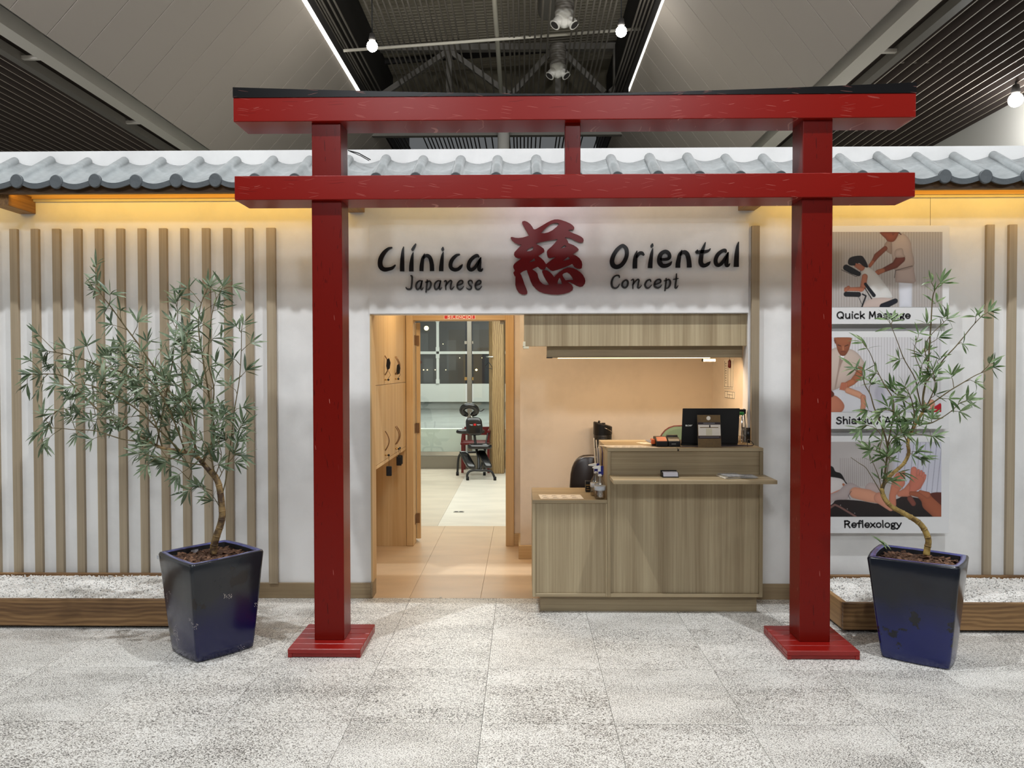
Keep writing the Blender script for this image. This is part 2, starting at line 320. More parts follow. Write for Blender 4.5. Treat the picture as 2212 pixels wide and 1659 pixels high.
def glaze(name, top, low, patch, seed, chips=.5):
    """dark glazed ceramic: mottled navy, brown-black runs, small pale chips"""
    m, nt, b = new_mat(name); N = nt.nodes; L = nt.links
    tc = N.new('ShaderNodeTexCoord'); sx = N.new('ShaderNodeSeparateXYZ'); L.new(tc.outputs['Object'], sx.inputs[0])
    mp = N.new('ShaderNodeMapping'); mp.inputs['Location'].default_value = (seed, seed, seed); L.new(tc.outputs['Object'], mp.inputs['Vector'])
    n = N.new('ShaderNodeTexNoise'); n.inputs['Scale'].default_value = 4; n.inputs['Detail'].default_value = 6; L.new(mp.outputs[0], n.inputs['Vector'])
    a = N.new('ShaderNodeMath'); a.operation = 'MULTIPLY_ADD'; a.inputs[1].default_value = .35; L.new(n.outputs['Fac'], a.inputs[0])
    z = N.new('ShaderNodeMapRange'); z.inputs[1].default_value = 0; z.inputs[2].default_value = .6; z.inputs[3].default_value = -.1; z.inputs[4].default_value = .75
    L.new(sx.outputs['Z'], z.inputs[0]); L.new(z.outputs[0], a.inputs[2])
    r = ramp(N, ((.30, S(low)), (.62, S(top)))); L.new(a.outputs[0], r.inputs[0])  # slate above, blue below: glaze tone with some reflection painted in
    n2 = N.new('ShaderNodeTexNoise'); n2.inputs['Scale'].default_value = 3.4; n2.inputs['Detail'].default_value = 8; n2.inputs['Roughness'].default_value = .62
    mp2 = N.new('ShaderNodeMapping'); mp2.inputs['Location'].default_value = (seed*2.3, 1, seed); L.new(tc.outputs['Object'], mp2.inputs['Vector']); L.new(mp2.outputs[0], n2.inputs['Vector'])
    r2 = ramp(N, ((.575, (0, 0, 0)), (.585, (1, 1, 1)))); L.new(n2.outputs['Fac'], r2.inputs[0])
    m1 = N.new('ShaderNodeMix'); m1.data_type = 'RGBA'; L.new(r2.outputs[0], m1.inputs[0]); L.new(r.outputs[0], m1.inputs[6]); m1.inputs[7].default_value = (*S(patch), 1)
    out = m1.outputs[2]
    v = N.new('ShaderNodeTexVoronoi'); v.inputs['Scale'].default_value = 170; L.new(tc.outputs['Object'], v.inputs['Vector'])
    lt = N.new('ShaderNodeMath'); lt.operation = 'LESS_THAN'; lt.inputs[1].default_value = .30; L.new(v.outputs['Distance'], lt.inputs[0])
    n3 = N.new('ShaderNodeTexNoise'); n3.inputs['Scale'].default_value = 7; n3.inputs['Detail'].default_value = 3; L.new(mp2.outputs[0], n3.inputs['Vector'])
    gt = N.new('ShaderNodeMath'); gt.operation = 'GREATER_THAN'; gt.inputs[1].default_value = .76-.1*chips; L.new(n3.outputs['Fac'], gt.inputs[0])
    mu = N.new('ShaderNodeMath'); mu.operation = 'MULTIPLY'; L.new(lt.outputs[0], mu.inputs[0]); L.new(gt.outputs[0], mu.inputs[1])
    m2 = N.new('ShaderNodeMix'); m2.data_type = 'RGBA'; L.new(mu.outputs[0], m2.inputs[0]); L.new(out, m2.inputs[6]); m2.inputs[7].default_value = (*S((206, 196, 186)), 1)
    L.new(m2.outputs[2], b.inputs['Base Color'])
    b.inputs['Roughness'].default_value = .2; b.inputs['Specular IOR Level'].default_value = .45; b.inputs['Coat Weight'].default_value = .15; b.inputs['Coat Roughness'].default_value = .08
    bp = N.new('ShaderNodeBump'); bp.inputs['Strength'].default_value = .25; bp.inputs['Distance'].default_value = .006
    n4 = N.new('ShaderNodeTexNoise'); n4.inputs['Scale'].default_value = 9; L.new(tc.outputs['Object'], n4.inputs['Vector']); L.new(n4.outputs['Fac'], bp.inputs['Height']); L.new(bp.outputs[0], b.inputs['Normal'])
glaze('glaze_left', (30, 33, 38), (10, 13, 62), (24, 18, 17), 1.7, 1.0); glaze('glaze_right', (16, 20, 30), (16, 26, 84), (14, 15, 24), 6.2, -.6)
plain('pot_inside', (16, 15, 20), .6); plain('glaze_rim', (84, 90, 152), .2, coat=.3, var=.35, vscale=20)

def print_mat():
    m, nt, b = new_mat('printed'); a = nt.nodes.new('ShaderNodeAttribute'); a.attribute_name = 'Col'
    nt.links.new(a.outputs['Color'], b.inputs['Base Color']); b.inputs['Roughness'].default_value = .4
print_mat()

# ------------------------------------------------------------------ object helpers
def setp(o, label=None, cat=None, group=None, kind=None):
    if label: o['label'] = label
    if cat: o['category'] = cat
    if group: o['group'] = group
    if kind: o['kind'] = kind
    return o
def thing(name, label, cat, loc=(0, 0, 0), group=None):
    o = bpy.data.objects.new(name, None); o.empty_display_size = .1; COL.objects.link(o)
    o.location = loc; return setp(o, label, cat, group)
def world_loc(o):
    v = Vector((0, 0, 0))
    while o is not None: v = v + o.location; o = o.parent
    return v
class MB:
    def __init__(s): s.v = []; s.f = []; s.m = []; s.mi = 0; s.smooth = set()
    def add(s, vs, fs, smooth=False):
        o = len(s.v); s.v.extend([tuple(v) for v in vs])
        for f in fs:
            if smooth: s.smooth.add(len(s.f))
            s.f.append(tuple(i+o for i in f)); s.m.append(s.mi)
        return s
    def box(s, x0, y0, z0, x1, y1, z1):
        vs = [(x, y, z) for z in (z0, z1) for y in (y0, y1) for x in (x0, x1)]
        return s.add(vs, [(0, 2, 3, 1), (4, 5, 7, 6), (0, 1, 5, 4), (2, 6, 7, 3), (0, 4, 6, 2), (1, 3, 7, 5)])
    def obox(s, c, ax, ay, az):      # centre and three half-axis vectors
        c, ax, ay, az = Vector(c), Vector(ax), Vector(ay), Vector(az)
        vs = [c+ax*i+ay*j+az*k for k in (-1, 1) for j in (-1, 1) for i in (-1, 1)]
        return s.add(vs, [(0, 2, 3, 1), (4, 5, 7, 6), (0, 1, 5, 4), (2, 6, 7, 3), (0, 4, 6, 2), (1, 3, 7, 5)])
    def tube(s, pts, r, n=8, cap=True, smooth=True):
        pts = [Vector(p) for p in pts]; rs = r if isinstance(r, (list, tuple)) else [r]*len(pts)
        vs = []; fs = []; prev = None
        for i, p in enumerate(pts):
            d = (pts[min(i+1, len(pts)-1)]-pts[max(i-1, 0)]).normalized()
            if prev is None:
                a = Vector((0, 0, 1)) if abs(d.z) < .9 else Vector((1, 0, 0)); u = d.cross(a).normalized()
            else: u = (prev-d*prev.dot(d)).normalized()
            prev = u; w = d.cross(u)
            for k in range(n):
                a = 2*PI*k/n; vs.append(p+(u*math.cos(a)+w*math.sin(a))*rs[i])
        for i in range(len(pts)-1):
            for k in range(n):
                k2 = (k+1) % n; fs.append((i*n+k, i*n+k2, (i+1)*n+k2, (i+1)*n+k))
        s.add(vs, fs, smooth)
        if cap:
            o = len(s.v)-len(vs)
            for base, rev in ((0, True), ((len(pts)-1)*n, False)):
                f = tuple(o+base+k for k in range(n)); s.f.append(f[::-1] if rev else f); s.m.append(s.mi)
        return s
    def cyl(s, a, b, r, n=16): return s.tube([a, b], r, n)
    def lathe(s, prof, c, n=20, sx=1, sy=1, smooth=True):   # prof: (radius, z)
        cx, cy, cz = c; vs = []; fs = []
        for (r, z) in prof:
            for k in range(n):
                a = 2*PI*k/n; vs.append((cx+r*sx*math.cos(a), cy+r*sy*math.sin(a), cz+z))
        for i in range(len(prof)-1):
            for k in range(n):
                k2 = (k+1) % n; fs.append((i*n+k, i*n+k2, (i+1)*n+k2, (i+1)*n+k))
        s.add(vs, fs, smooth); o = len(s.v)-len(vs)
        s.f.append(tuple(o+k for k in range(n))[::-1]); s.m.append(s.mi)
        s.f.append(tuple(o+(len(prof)-1)*n+k for k in range(n))); s.m.append(s.mi)
        return s
    def prism(s, poly, a0, a1, plane='xz'):   # convex or mildly concave outline swept along the third axis
        def P(u, v, w): return {'xz': (u, w, v), 'yz': (w, u, v), 'xy': (u, v, w)}[plane]
        n = len(poly); vs = [P(u, v, a0) for u, v in poly]+[P(u, v, a1) for u, v in poly]
        fs = [tuple(range(n)), tuple(range(2*n-1, n-1, -1))]+[(i, (i+1) % n+0, (i+1) % n+n, i+n)[::-1] for i in range(n)]
        return s.add(vs, fs)
    def sphere(s, c, r, n=12, m=8, sc=(1, 1, 1)):
        prof = []
        vs = []; fs = []
        for i in range(m+1):
            t = PI*i/m
            for k in range(n):
                a = 2*PI*k/n; vs.append((c[0]+r*sc[0]*math.sin(t)*math.cos(a), c[1]+r*sc[1]*math.sin(t)*math.sin(a), c[2]-r*sc[2]*math.cos(t)))
        for i in range(m):
            for k in range(n):
                k2 = (k+1) % n; fs.append((i*n+k, i*n+k2, (i+1)*n+k2, (i+1)*n+k))
        return s.add(vs, fs, True)
    def mesh(s, name, mats, origin=None, bevel=0, segs=2, merge=False):
        vs = np.array(s.v, float)
        if origin is None:
            lo = vs.min(0); hi = vs.max(0); origin = Vector(((lo[0]+hi[0])/2, (lo[1]+hi[1])/2, lo[2]))
        o = np.array(origin)
        me = bpy.data.meshes.new(name); me.from_pydata((vs-o).tolist(), [], s.f)
        for mm in (mats if isinstance(mats, (list, tuple)) else [mats]): me.materials.append(MATS[mm])
        for i, p in enumerate(me.polygons):
            p.material_index = s.m[i]; p.use_smooth = i in s.smooth
        bm = bmesh.new(); bm.from_mesh(me)
        if merge or bevel: bmesh.ops.remove_doubles(bm, verts=bm.verts, dist=1e-5)
        bmesh.ops.recalc_face_normals(bm, faces=bm.faces)
        if bevel:
            es = [e for e in bm.edges if len(e.link_faces) == 2 and e.calc_face_angle(0) > .7]
            bmesh.ops.bevel(bm, geom=es, offset=bevel, segments=segs, affect='EDGES', profile=.5, clamp_overlap=True)
            for f in bm.faces:
                if segs > 1: f.smooth = True
            if segs > 1:
                big = sorted(bm.faces, key=lambda f: -f.calc_area())
        bm.to_mesh(me); bm.free()
        return me, Vector(origin)
    def build(s, name, mats, parent=None, bevel=0, segs=2, origin=None, label=None, cat=None, group=None, kind=None, merge=False):
        me, org = s.mesh(name, mats, origin, bevel, segs, merge)
        o = bpy.data.objects.new(name, me); COL.objects.link(o)
        if parent is not None:
            o.parent = parent; o.location = org-world_loc(parent)
        else: o.location = org
        if bevel and segs > 1:
            try:
                me.shade_auto_smooth = True
            except Exception: pass
            wn = o.modifiers.new('wn', 'WEIGHTED_NORMAL'); wn.keep_sharp = False
        return setp(o, label, cat, group, kind)
def inst(o, loc, parent=None, rot=None, scale=None):   # a copy of one object sharing its mesh; loc is where its origin goes in the world
    c = o.copy(); COL.objects.link(c); c.parent = parent
    c.location = Vector(loc)-(world_loc(parent) if parent is not None else Vector((0, 0, 0)))
    if rot is not None: c.rotation_euler = rot
    if scale is not None: c.scale = scale
    for k in ('label', 'category', 'group'):
        if k in c.keys() and parent is not None: del c[k]
    return c
def copy_tree(o, parent=None):
    c = o.copy(); COL.objects.link(c)
    if parent is not None: c.parent = parent
    for ch in list(o.children): copy_tree(ch, c)
    return c
def catmull(pts, n=6, closed=False):
    pts = [np.array(p, float) for p in pts]; out = []; m = len(pts)
    rng = range(m) if closed else range(m-1)
    for i in rng:
        p1 = pts[i]; p2 = pts[(i+1) % m]
        p0 = pts[(i-1) % m] if (closed or i > 0) else 2*p1-p2
        p3 = pts[(i+2) % m] if (closed or i+2 < m) else 2*p2-p1
        for k in range(n):
            t = k/n; out.append(.5*((2*p1)+(-p0+p2)*t+(2*p0-5*p1+4*p2-p3)*t*t+(-p0+3*p1-3*p2+p3)*t**3))
    if not closed: out.append(pts[-1])
    return out
def ribbon(mb, pts, to3, depth, closed=False, flat=False, n=6):
    """brush stroke: pts = (u, v, half width) in drawing units, to3 maps (u, v, d) to a point, d from 0 (face) to depth"""
    q = catmull(pts, n, closed); N_ = len(q); Lp = []; Rp = []
    for i, p in enumerate(q):
        a = q[(i-1) % N_] if (closed or i > 0) else q[0]; b = q[(i+1) % N_] if (closed or i < N_-1) else q[-1]
        d = (b-a)[:2]; l = math.hypot(*d) or 1; nx, ny = -d[1]/l, d[0]/l; w = max(p[2], .2)
        Lp.append((p[0]+nx*w, p[1]+ny*w)); Rp.append((p[0]-nx*w, p[1]-ny*w))
    def cap(p, d, w):
        a0 = math.atan2(d[1], d[0]); return [(p[0]+w*math.cos(a0+t), p[1]+w*math.sin(a0+t)) for t in (-1.05, -.52, 0, .52, 1.05)]
    def quads(A, B, wrap):
        m = len(A); vs = [to3(*a, 0) for a in A]+[to3(*b, 0) for b in B]+[to3(*a, depth) for a in A]+[to3(*b, depth) for b in B]; fs = []
        for i in range(m if wrap else m-1):
            j = (i+1) % m; fs += [(i, j, m+j, m+i), (i, j, 2*m+j, 2*m+i), (m+i, m+j, 3*m+j, 3*m+i)]
        if not wrap: fs += [(0, m, 3*m, 2*m), (m-1, 2*m-1, 4*m-1, 3*m-1)]
        mb.add(vs, fs)
    quads(Lp, Rp, closed)
    if not closed:
        ends = [(q[0], (q[0]-q[1])[:2], Lp[0], Rp[0])]
        if not flat: ends.append((q[-1], (q[-1]-q[-2])[:2], Lp[-1], Rp[-1]))
        for p, d, l_, r_ in ends:
            pts_ = cap(p, d, max(p[2], .2)); a, b = (l_, r_)
            if math.dist(pts_[0], a) > math.dist(pts_[0], b): a, b = b, a
            ring = [a]+pts_+[b]; m = len(ring)
            vs = [to3(*r, 0) for r in ring]+[to3(*r, depth) for r in ring]
            mb.add(vs, [tuple(range(m))]+[(i, i+1, m+i+1, m+i) for i in range(m-1)])
# ================================================================== THE SETTING
def struct_empty(name, loc=(0, 0, 0), label=None, cat=None):
    return setp(thing(name, label, cat, loc), kind='structure')
# ---- granite floor of the hall: .5986 x .6305 m slabs, thin recessed joints
floor = struct_empty('floor', label='speckled pale granite slab floor of the hall', cat='floor')
TX0, TDX, TY0, TDY = -2.584, .5986, 3.437, .6305
b = MB().box(-14, -8, -.06, 12, TY0+3*TDY, -.004); b.build('floor_bed', 'grout', floor)
tile = None
for r in range(-5, 3):
    for c in range(-4, 12):
        x0 = TX0+c*TDX; y0 = TY0+r*TDY
        if tile is None:
            tile = MB().box(0, 0, -.02, TDX-.0022, TDY-.0022, 0).build('floor_tile', 'granite', floor, origin=(0, 0, 0)); tile.location = (x0, y0, 0)
        else: inst(tile, (x0, y0, 0), floor)
# interior vinyl sheets (seams seen in the doorway)
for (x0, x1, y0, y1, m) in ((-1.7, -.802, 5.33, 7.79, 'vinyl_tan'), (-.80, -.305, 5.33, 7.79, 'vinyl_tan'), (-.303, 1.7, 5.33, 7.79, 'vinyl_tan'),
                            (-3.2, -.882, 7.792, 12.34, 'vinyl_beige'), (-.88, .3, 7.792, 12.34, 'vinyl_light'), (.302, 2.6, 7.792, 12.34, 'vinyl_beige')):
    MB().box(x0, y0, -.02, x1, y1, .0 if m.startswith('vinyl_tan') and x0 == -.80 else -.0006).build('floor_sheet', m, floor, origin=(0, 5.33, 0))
# far hall floor beyond the clinic and outside it
MB().box(-14, 5.33, -.08, -3.2, 30, -.02).box(2.6, 5.33, -.08, 12, 30, -.02).build('floor_far', 'grout', floor)

# ---- front wall of the clinic with its opening
OX0, OX1, OZ = -1.068, 1.548, 1.98
WY, WB = 5.33, 5.45
wf = MB().box(-7.5, WY, 0, OX0, WB, 3.118).box(OX1, WY, 0, 7.5, WB, 3.118).box(OX0, WY, OZ, OX1, WB, 3.118)
wall = wf.build('wall_front', 'wall_white', origin=(0, WY, 0), kind='structure', label='white plaster front wall of the clinic', cat='wall')
# vertical slats screwed to the wall
sl = None
zt, zb = 2.578, .10
def slat(x0, x1, z0=.155):
    global sl
    o = MB().box(0, 0, 0, x1-x0, .026, zt-z0).build('wall_slat', 'slat_wood', wall, origin=(0, 0, 0), bevel=.0015, segs=1)
    o.location = Vector((x0, WY-.026, z0))-wall.location; return o
s0 = slat(-3.573, -3.519)
for i in range(-6, 12):
    if i: inst(s0, (-3.573+.1495*i, WY-.026, .155), wall)
slat(-1.779, -1.717, .105)
slat(1.564, 1.618, .105)
for i in range(4): inst(s0, (3.158+.1525*i, WY-.026, .155), wall)
# baseboards
for nm, x0, x1 in (('baseboard_left', -3.8, OX0-.0), ('baseboard_right', OX1+.0, 3.8)):
    MB().box(x0, WY-.016, 0, x1, WY, .108).build(nm, 'baseboard_wood', kind='structure', bevel=.002, segs=1, label='flat wooden baseboard under the %s wall' % ('left' if 'left' in nm else 'right'), cat='baseboard')
MB().box(OX0, WY-.016, 0, OX0+.012, WB, .108).build('baseboard_jamb', 'baseboard_wood', kind='structure', label='short wooden baseboard turning into the opening', cat='baseboard')
# trim of the opening: pale jamb strip
MB().box(OX0, WY+.0, .108, OX0+.011, WB+.02, OZ).build('trim_1', 'oak_warm', kind='structure', label='pale wood edge strip of the opening', cat='trim')

# ---- interior shell
plasterI = 'wall_cream'
MB().box(-.03, 6.45, 0, 1.6, 6.57, 2.5).build('wall_back', plasterI, kind='structure', label='warm lit plaster wall behind the reception', cat='wall')
MB().box(1.575, WB, 0, 1.69, 6.45, 2.5).build('wall_right', plasterI, kind='structure', label='side wall of the reception', cat='wall')
PYW = 6.92   # partition with the door
def PXat(px, Y): return PY(px, 800, Y).x
dx0, dx1 = PXat(893, PYW), PXat(1092, PYW); fx0, fx1 = PXat(877, PYW), PXat(1110, PYW); dz = PY(1000, 692, PYW).z; ft = PY(1000, 680, PYW).z
MB().box(-1.72, PYW, 0, dx0-.03, PYW+.12, 2.5).box(dx1+.03, PYW, 0, .12, PYW+.12, 2.5).box(dx0-.03, PYW, dz+.03, dx1+.03, PYW+.12, 2.5).box(.0, 6.57, 0, .12, PYW, 2.5).build('wall_partition', plasterI, kind='structure', label='partition wall holding the wooden door frame', cat='wall')
MB().box(-1.72, WB, 0, -1.6, PYW, 2.5).build('wall_left', plasterI, kind='structure', label='left side wall of the vestibule', cat='wall')
MB().box(-1.72, WB, 2.5, 1.69, PYW+.12, 2.56).build('ceiling_vestibule', plasterI, kind='structure', label='flat ceiling inside the clinic', cat='ceiling')
MB().box(-.045, 6.435, 0, 1.575, 6.45, .115).build('baseboard_back', 'oak_warm_h', kind='structure', label='warm wooden baseboard behind the counter', cat='baseboard', bevel=.002, segs=1)
MB().box(-.045, 6.45, 0, -.03, PYW, .115).box(fx1, PYW-.015, 0, -.045, PYW, .115).build('baseboard_corner', 'oak_warm_h', kind='structure', label='short wooden baseboard beside the door frame', cat='baseboard')
# door frame and open door
LXJ = -1.0605
door = struct_empty('door_1', (dx0, PYW, 0), 'oak door frame with the door standing open inwards', 'door')
MB().box(LXJ, PYW-.02, 0, dx0, PYW+.14, ft).build('door_jamb', 'oak_warm', door, bevel=.003, segs=1)
MB().box(dx1, PYW-.02, 0, fx1, PYW+.14, ft).build('door_jamb', 'oak_warm', door, bevel=.003, segs=1)
MB().box(dx0, PYW-.02, dz, dx1, PYW+.14, ft).build('door_head', 'oak_warm_h', door, bevel=.003, segs=1)
ld = Vector((-.42, .90, 0)).normalized(); ln = Vector((ld.y, -ld.x, 0))
lc = Vector((dx0+.006, PYW+.146, (dz+.02)/2))+ld*.40+ln*.02
leaf = MB().obox(lc, ld*.40, ln*.02, (0, 0, (dz-.04)/2)).build('door_leaf', 'oak_warm', door, bevel=.002, segs=1)
for py in (735, 925, 1121):
    z = PY(895, py, PYW+.1).z
    hg = MB().box(dx0-.0005, PYW+.06, z-.045, dx0+.004, PYW+.143, z+.045).box(dx0+.004, PYW+.139, z-.045, dx0+.034, PYW+.1455, z+.045)
    for k in (-.03, 0, .03): hg.cyl((dx0+.02, PYW+.137, z+k), (dx0+.02, PYW+.140, z+k), .003, 8)
    hg.build('hinge', 'hinge', door)
MB().box(dx1-.05, PYW+.03, dz-.03, dx1-.015, PYW+.1, dz-.002).build('door_stop', 'steel', door)
# treatment room shell
MB().box(-3.3, 7.04, 0, -3.2, 12.3, 2.8).build('wall_room_left', 'wall_white', kind='structure', label='left wall of the treatment room', cat='wall')
MB().box(2.6, 7.04, 0, 2.7, 12.3, 2.8).build('wall_room_right', 'wall_white', kind='structure', label='right wall of the treatment room', cat='wall')
MB().box(-3.3, 7.04, 2.75, 2.7, 12.4, 2.82).build('ceiling_room', 'wall_white', kind='structure', label='ceiling of the treatment room', cat='ceiling')
MB().box(-3.3, 7.04, 2.5, 2.7, 7.06, 2.8).box(.12, 7.0, 0, 2.6, 7.05, 2.6).box(-3.2, 7.0, 0, -1.72, 7.05, 2.6).build('wall_room_front', 'wall_white', kind='structure', label='inner side of the partition in the treatment room', cat='wall')

# ---- glass wall at the end of the treatment room
GY = 12.35
win = struct_empty('window_1', (-.7, GY, 0), 'floor to ceiling glass wall with steel posts', 'window')
MB().box(-3.2, GY-.05, 0, 2.6, GY+.05, .20).build('window_sill', 'steel', win)
MB().box(-3.2, GY-.03, .205, 2.6, GY+.03, .27).build('window_rail', 'chrome', win)
mx0, mx1 = PXat(1009.5, GY), PXat(1019.5, GY)
for x0, x1 in ((-3.18, mx0-.03), (mx1+.02, 2.58)):
    MB().box(x0, GY-.005, .27, x1, GY+.005, 2.74).build('window_pane', 'window_glass', win)
MB().box(mx0, GY-.06, .27, mx1, GY+.06, 2.74).build('window_post', 'steel', win, bevel=.003, segs=1)
for py in (739, 1000):
    z = PY(1014, py, GY).z
for py in (740, 818):
    z = PY(1014, py, GY).z
    MB().box(mx0-.045, GY-.03, z-.025, mx0, GY+.02, z+.025).box(mx1, GY-.03, z-.025, mx1+.025, GY+.02, z+.025).build('glass_clamp', 'chrome' if py == 740 else 'brass', win, bevel=.004, segs=1)
# ---- terrace and building outside the glass
TZ = .56
MB().box(-8, 12.8, -.1, 7, 24.6, TZ).build('terrace', 'terrace_floor', kind='structure', label='grey terrace slab outside the glass wall', cat='terrace')
lowz = PY(960, 925, 12.78).z
MB().box(-8, 12.6, -.1, 7, 12.79, lowz).build('parapet', 'white_low_wall', kind='structure', label='white parapet just outside the glass wall', cat='wall')
# far facade: white spandrel, dark glazing with pale mullions
FY = 20.0
fz0, fz1, fz2, fz3 = PY(960, 880, FY).z, PY(960, 868, FY).z, PY(960, 829, FY).z, PY(960, 690, FY).z
far = struct_empty('building_opposite', (0, FY, 0), 'white spandrel and dark glazing across the terrace', 'building')
MB().box(-8, FY, fz1, 7, FY+.3, fz2).build('spandrel', 'white_low_wall', far)
MB().box(-8, FY+.1, fz0-.1, 7, FY+.3, fz1).build('plinth', 'terrace_floor', far)
MB().box(-8, FY+.02, fz2, 7, FY+.06, fz3+1.2).build('dark_glazing', 'night_dark', far)
zt_ = PY(960, 762, FY).z
MB().box(-8, FY-.05, zt_-.035, 7, FY+.02, zt_+.035).build('transom', 'white_low_wall', far)
for x in (-4.6, PXat(946, FY), .25, 2.6):
    MB().box(x-.035, FY-.05, fz2, x+.035, FY+.02, fz3+1.2).build('mullion', 'white_low_wall', far)
    for z in (zt_-.09, zt_+.09, fz2+.06, fz3-.02):
        MB().box(x-.05, FY-.065, z-.06, x+.05, FY-.045, z+.06).build('mullion_plate', 'white_low_wall', far, bevel=.02, segs=1)
for (px0, px1, py0, py1, m) in ((906, 925, 720, 765, 'night_grey'), (965, 985, 735, 800, 'night_grey'), (1020, 1035, 700, 760, 'night_grey'), (915, 935, 775, 826, 'night_grey'), (990, 1003, 772, 827, 'oak_warm')):
    a = PY(px0, py0, FY+1); c = PY(px1, py1, FY+1)
    a2 = PY(px0, py0, FY+.015); c2 = PY(px1, py1, FY+.015)
    MB().box(a2.x, FY+.012, c2.z, c2.x, FY+.02, a2.z).build('dark_pane', m if m == 'night_grey' else 'hall_dark', far)
for px, py, r in ((921, 709, .06), (915, 799, .014), (923, 799, .014), (940, 799, .012), (963, 799, .010), (1029, 799, .028), (993, 773, .010), (957, 743, .010), (1041, 773, .008)):
    p = PY(px, py, FY-.02); MB().sphere(p, r, 8, 6).build('far_lamp', 'led_warm', far)

# ---- dark room beyond and hall shell: right white wall, end wall, roof
MB().box(8.5, 2, 0, 8.7, 30, 6.21).build('wall_far_right', 'hall_white', kind='structure', label='tall white wall of the hall at far right', cat='wall')
MB().box(-13.2, -2, 0, -13, 30, 6.6).build('wall_far_left', 'hall_white', kind='structure', label='tall white wall of the hall at far left', cat='wall')
MB().box(-13, 24.62, 9.25, 9.5, 24.8, 12.2).build('wall_end', 'hall_endwall', kind='structure', label='dark olive end wall high in the hall', cat='wall')
MB().box(-13, 30.2, -.1, 9.5, 30.4, 9.4).build('wall_end_low', 'hall_dark', kind='structure', label='dark end of the hall behind the trusses', cat='wall')
ceil = struct_empty('ceiling', (0, 12, 8), 'open hall ceiling with sloped panels, slats and bare roof deck', 'ceiling')
# corrugated roof deck over the open middle, rising slightly to the right
rd = MB(); y = 2.0; vs = []; fs = []; n = 0
while y < 24.5:
    for k, dz_ in ((0, 0), (.055, 0), (.085, .05), (.14, .05)):
        for x in (-7.5, 6): vs.append((x, y+k, CAM_H+9.6+dz_+.065*x))
    y += .17
m = len(vs)//2
for i in range(m-1): fs.append((2*i, 2*i+1, 2*i+3, 2*i+2))
rd.add(vs, fs); rd.build('roof_deck', 'hall_roof', ceil)
for sx0, sx1, z in ((-7.46, -6.3, CAM_H+5.12), (4.5, 5.5, CAM_H+5.12)):
    rd = MB(); vs = []; fs = []; y = 0.0
    while y < 28:
        for k, dz_ in ((0, 0), (.12, 0), (.17, .06), (.29, .06)):
            for x in (sx0, sx1): vs.append((x, y+k, z+dz_))
        y += .34
    m = len(vs)//2
    for i in range(m-1): fs.append((2*i, 2*i+1, 2*i+3, 2*i+2))
    rd.add(vs, fs); rd.build('roof_deck', 'side_deck', ceil)
# purlins across the roof deck
for y in (10.2, 14.6, 19.0, 23.2):
    MB().obox((-.75, y, CAM_H+9.5+.065*-.75), (6.7, 0, 6.7*.065), (0, .05, 0), (0, 0, .08)).build('purlin', 'hall_dark', ceil)
# sloped smooth panels, both sides of the light slot
h1, h2 = 7.0, 4.5
def sloped(xa, xb, side):
    proto = None; d = Vector((xb-xa, 0, h2-h1)); nrm = Vector((0, 1, 0)).cross(d.normalized())
    c = Vector(((xa+xb)/2, 0, CAM_H+(h1+h2)/2))
    for k in range(34):
        y = 10.33-.7475*10+.7475*k
        if proto is None:
            proto = MB().obox((0, 0, 0), d/2, (0, .368, 0), nrm.normalized()*.02).build('ceiling_panel', 'hall_panel', ceil, origin=(0, 0, 0), bevel=.005, segs=1)
            proto.location = Vector((c.x, y+.374, c.z))-ceil.location
        else: inst(proto, (c.x, y+.374, c.z), ceil)
LX1, LX2, RX1, RX2 = -4.18, -6.43, 2.67, 4.62
sloped(LX1, LX2, -1); sloped(RX1, RX2, 1)
MB().obox(((LX1+LX2)/2-.05, 15, CAM_H+(h1+h2)/2+.12), ((LX2-LX1)/2, 0, (h2-h1)/2), (0, 12.7, 0), (.02, 0, .01)).obox(((RX1+RX2)/2+.05, 15, CAM_H+(h1+h2)/2+.12), ((RX2-RX1)/2, 0, (h2-h1)/2), (0, 12.7, 0), (.02, 0, .01)).build('panel_backing', 'hall_dark', ceil)
for x, s_ in ((LX1, 1), (RX1, -1)):
    MB().box(x-.02, 4, CAM_H+h1-.03, x+.05 if s_ > 0 else x+.02, 19.5, CAM_H+h1+.05).build('light_strip', 'led', ceil)
    MB().box(x-.03, 4, CAM_H+h1+.06, x+.03, 28.1, CAM_H+9.3).build('slot_side', 'hall_dark', ceil)
# unseen fill lamps added above the strips to brighten the roof deck
area_lamp('roof_fill_light', (LX1+.10, 14, CAM_H+h1+.12), .06, 18, 60, (1, .93, .82), (.75, 0, 1))
area_lamp('roof_fill_light', (RX1-.10, 14, CAM_H+h1+.12), .06, 18, 60, (1, .93, .82), (-.75, 0, 1))
# thin tubes of the grille under the roof deck
proto = None
gz = CAM_H+7.35
cols = [788, 803, 815, 828, 842, 856, 870, 882, 897, 909, 922, 935, 948, 962, 975, 999, 1023, 1046, 1083, 1098, 1109, 1121, 1134, 1147, 1159, 1174, 1190, 1245, 1257, 1270, 1285, 1298, 1310, 1322, 1333, 667, 674, 682, 690, 697, 710, 723, 1385, 1394, 1403, 1412, 1420]
for i, px in enumerate(cols):
    x = (px-1131)/795*7.35
    y0, y1 = (4.0, 27.5)
    if proto is None:
        proto = MB().cyl((0, y0, 0), (0, y1, 0), .022, 8).build('grille_tube', 'hall_tube', ceil, origin=(0, 0, 0)); proto.location = Vector((x, 0, gz))-ceil.location
    else: inst(proto, (x, 0, gz+rnd.uniform(-.02, .02)), ceil)
for y, px in ((17.2, 0), (22.3, 0)):
    MB().cyl((-4.0, y, gz+.02-.28), (2.6, y, gz+.02+.15), .035, 8).build('cross_pipe', 'hall_pipe', ceil)
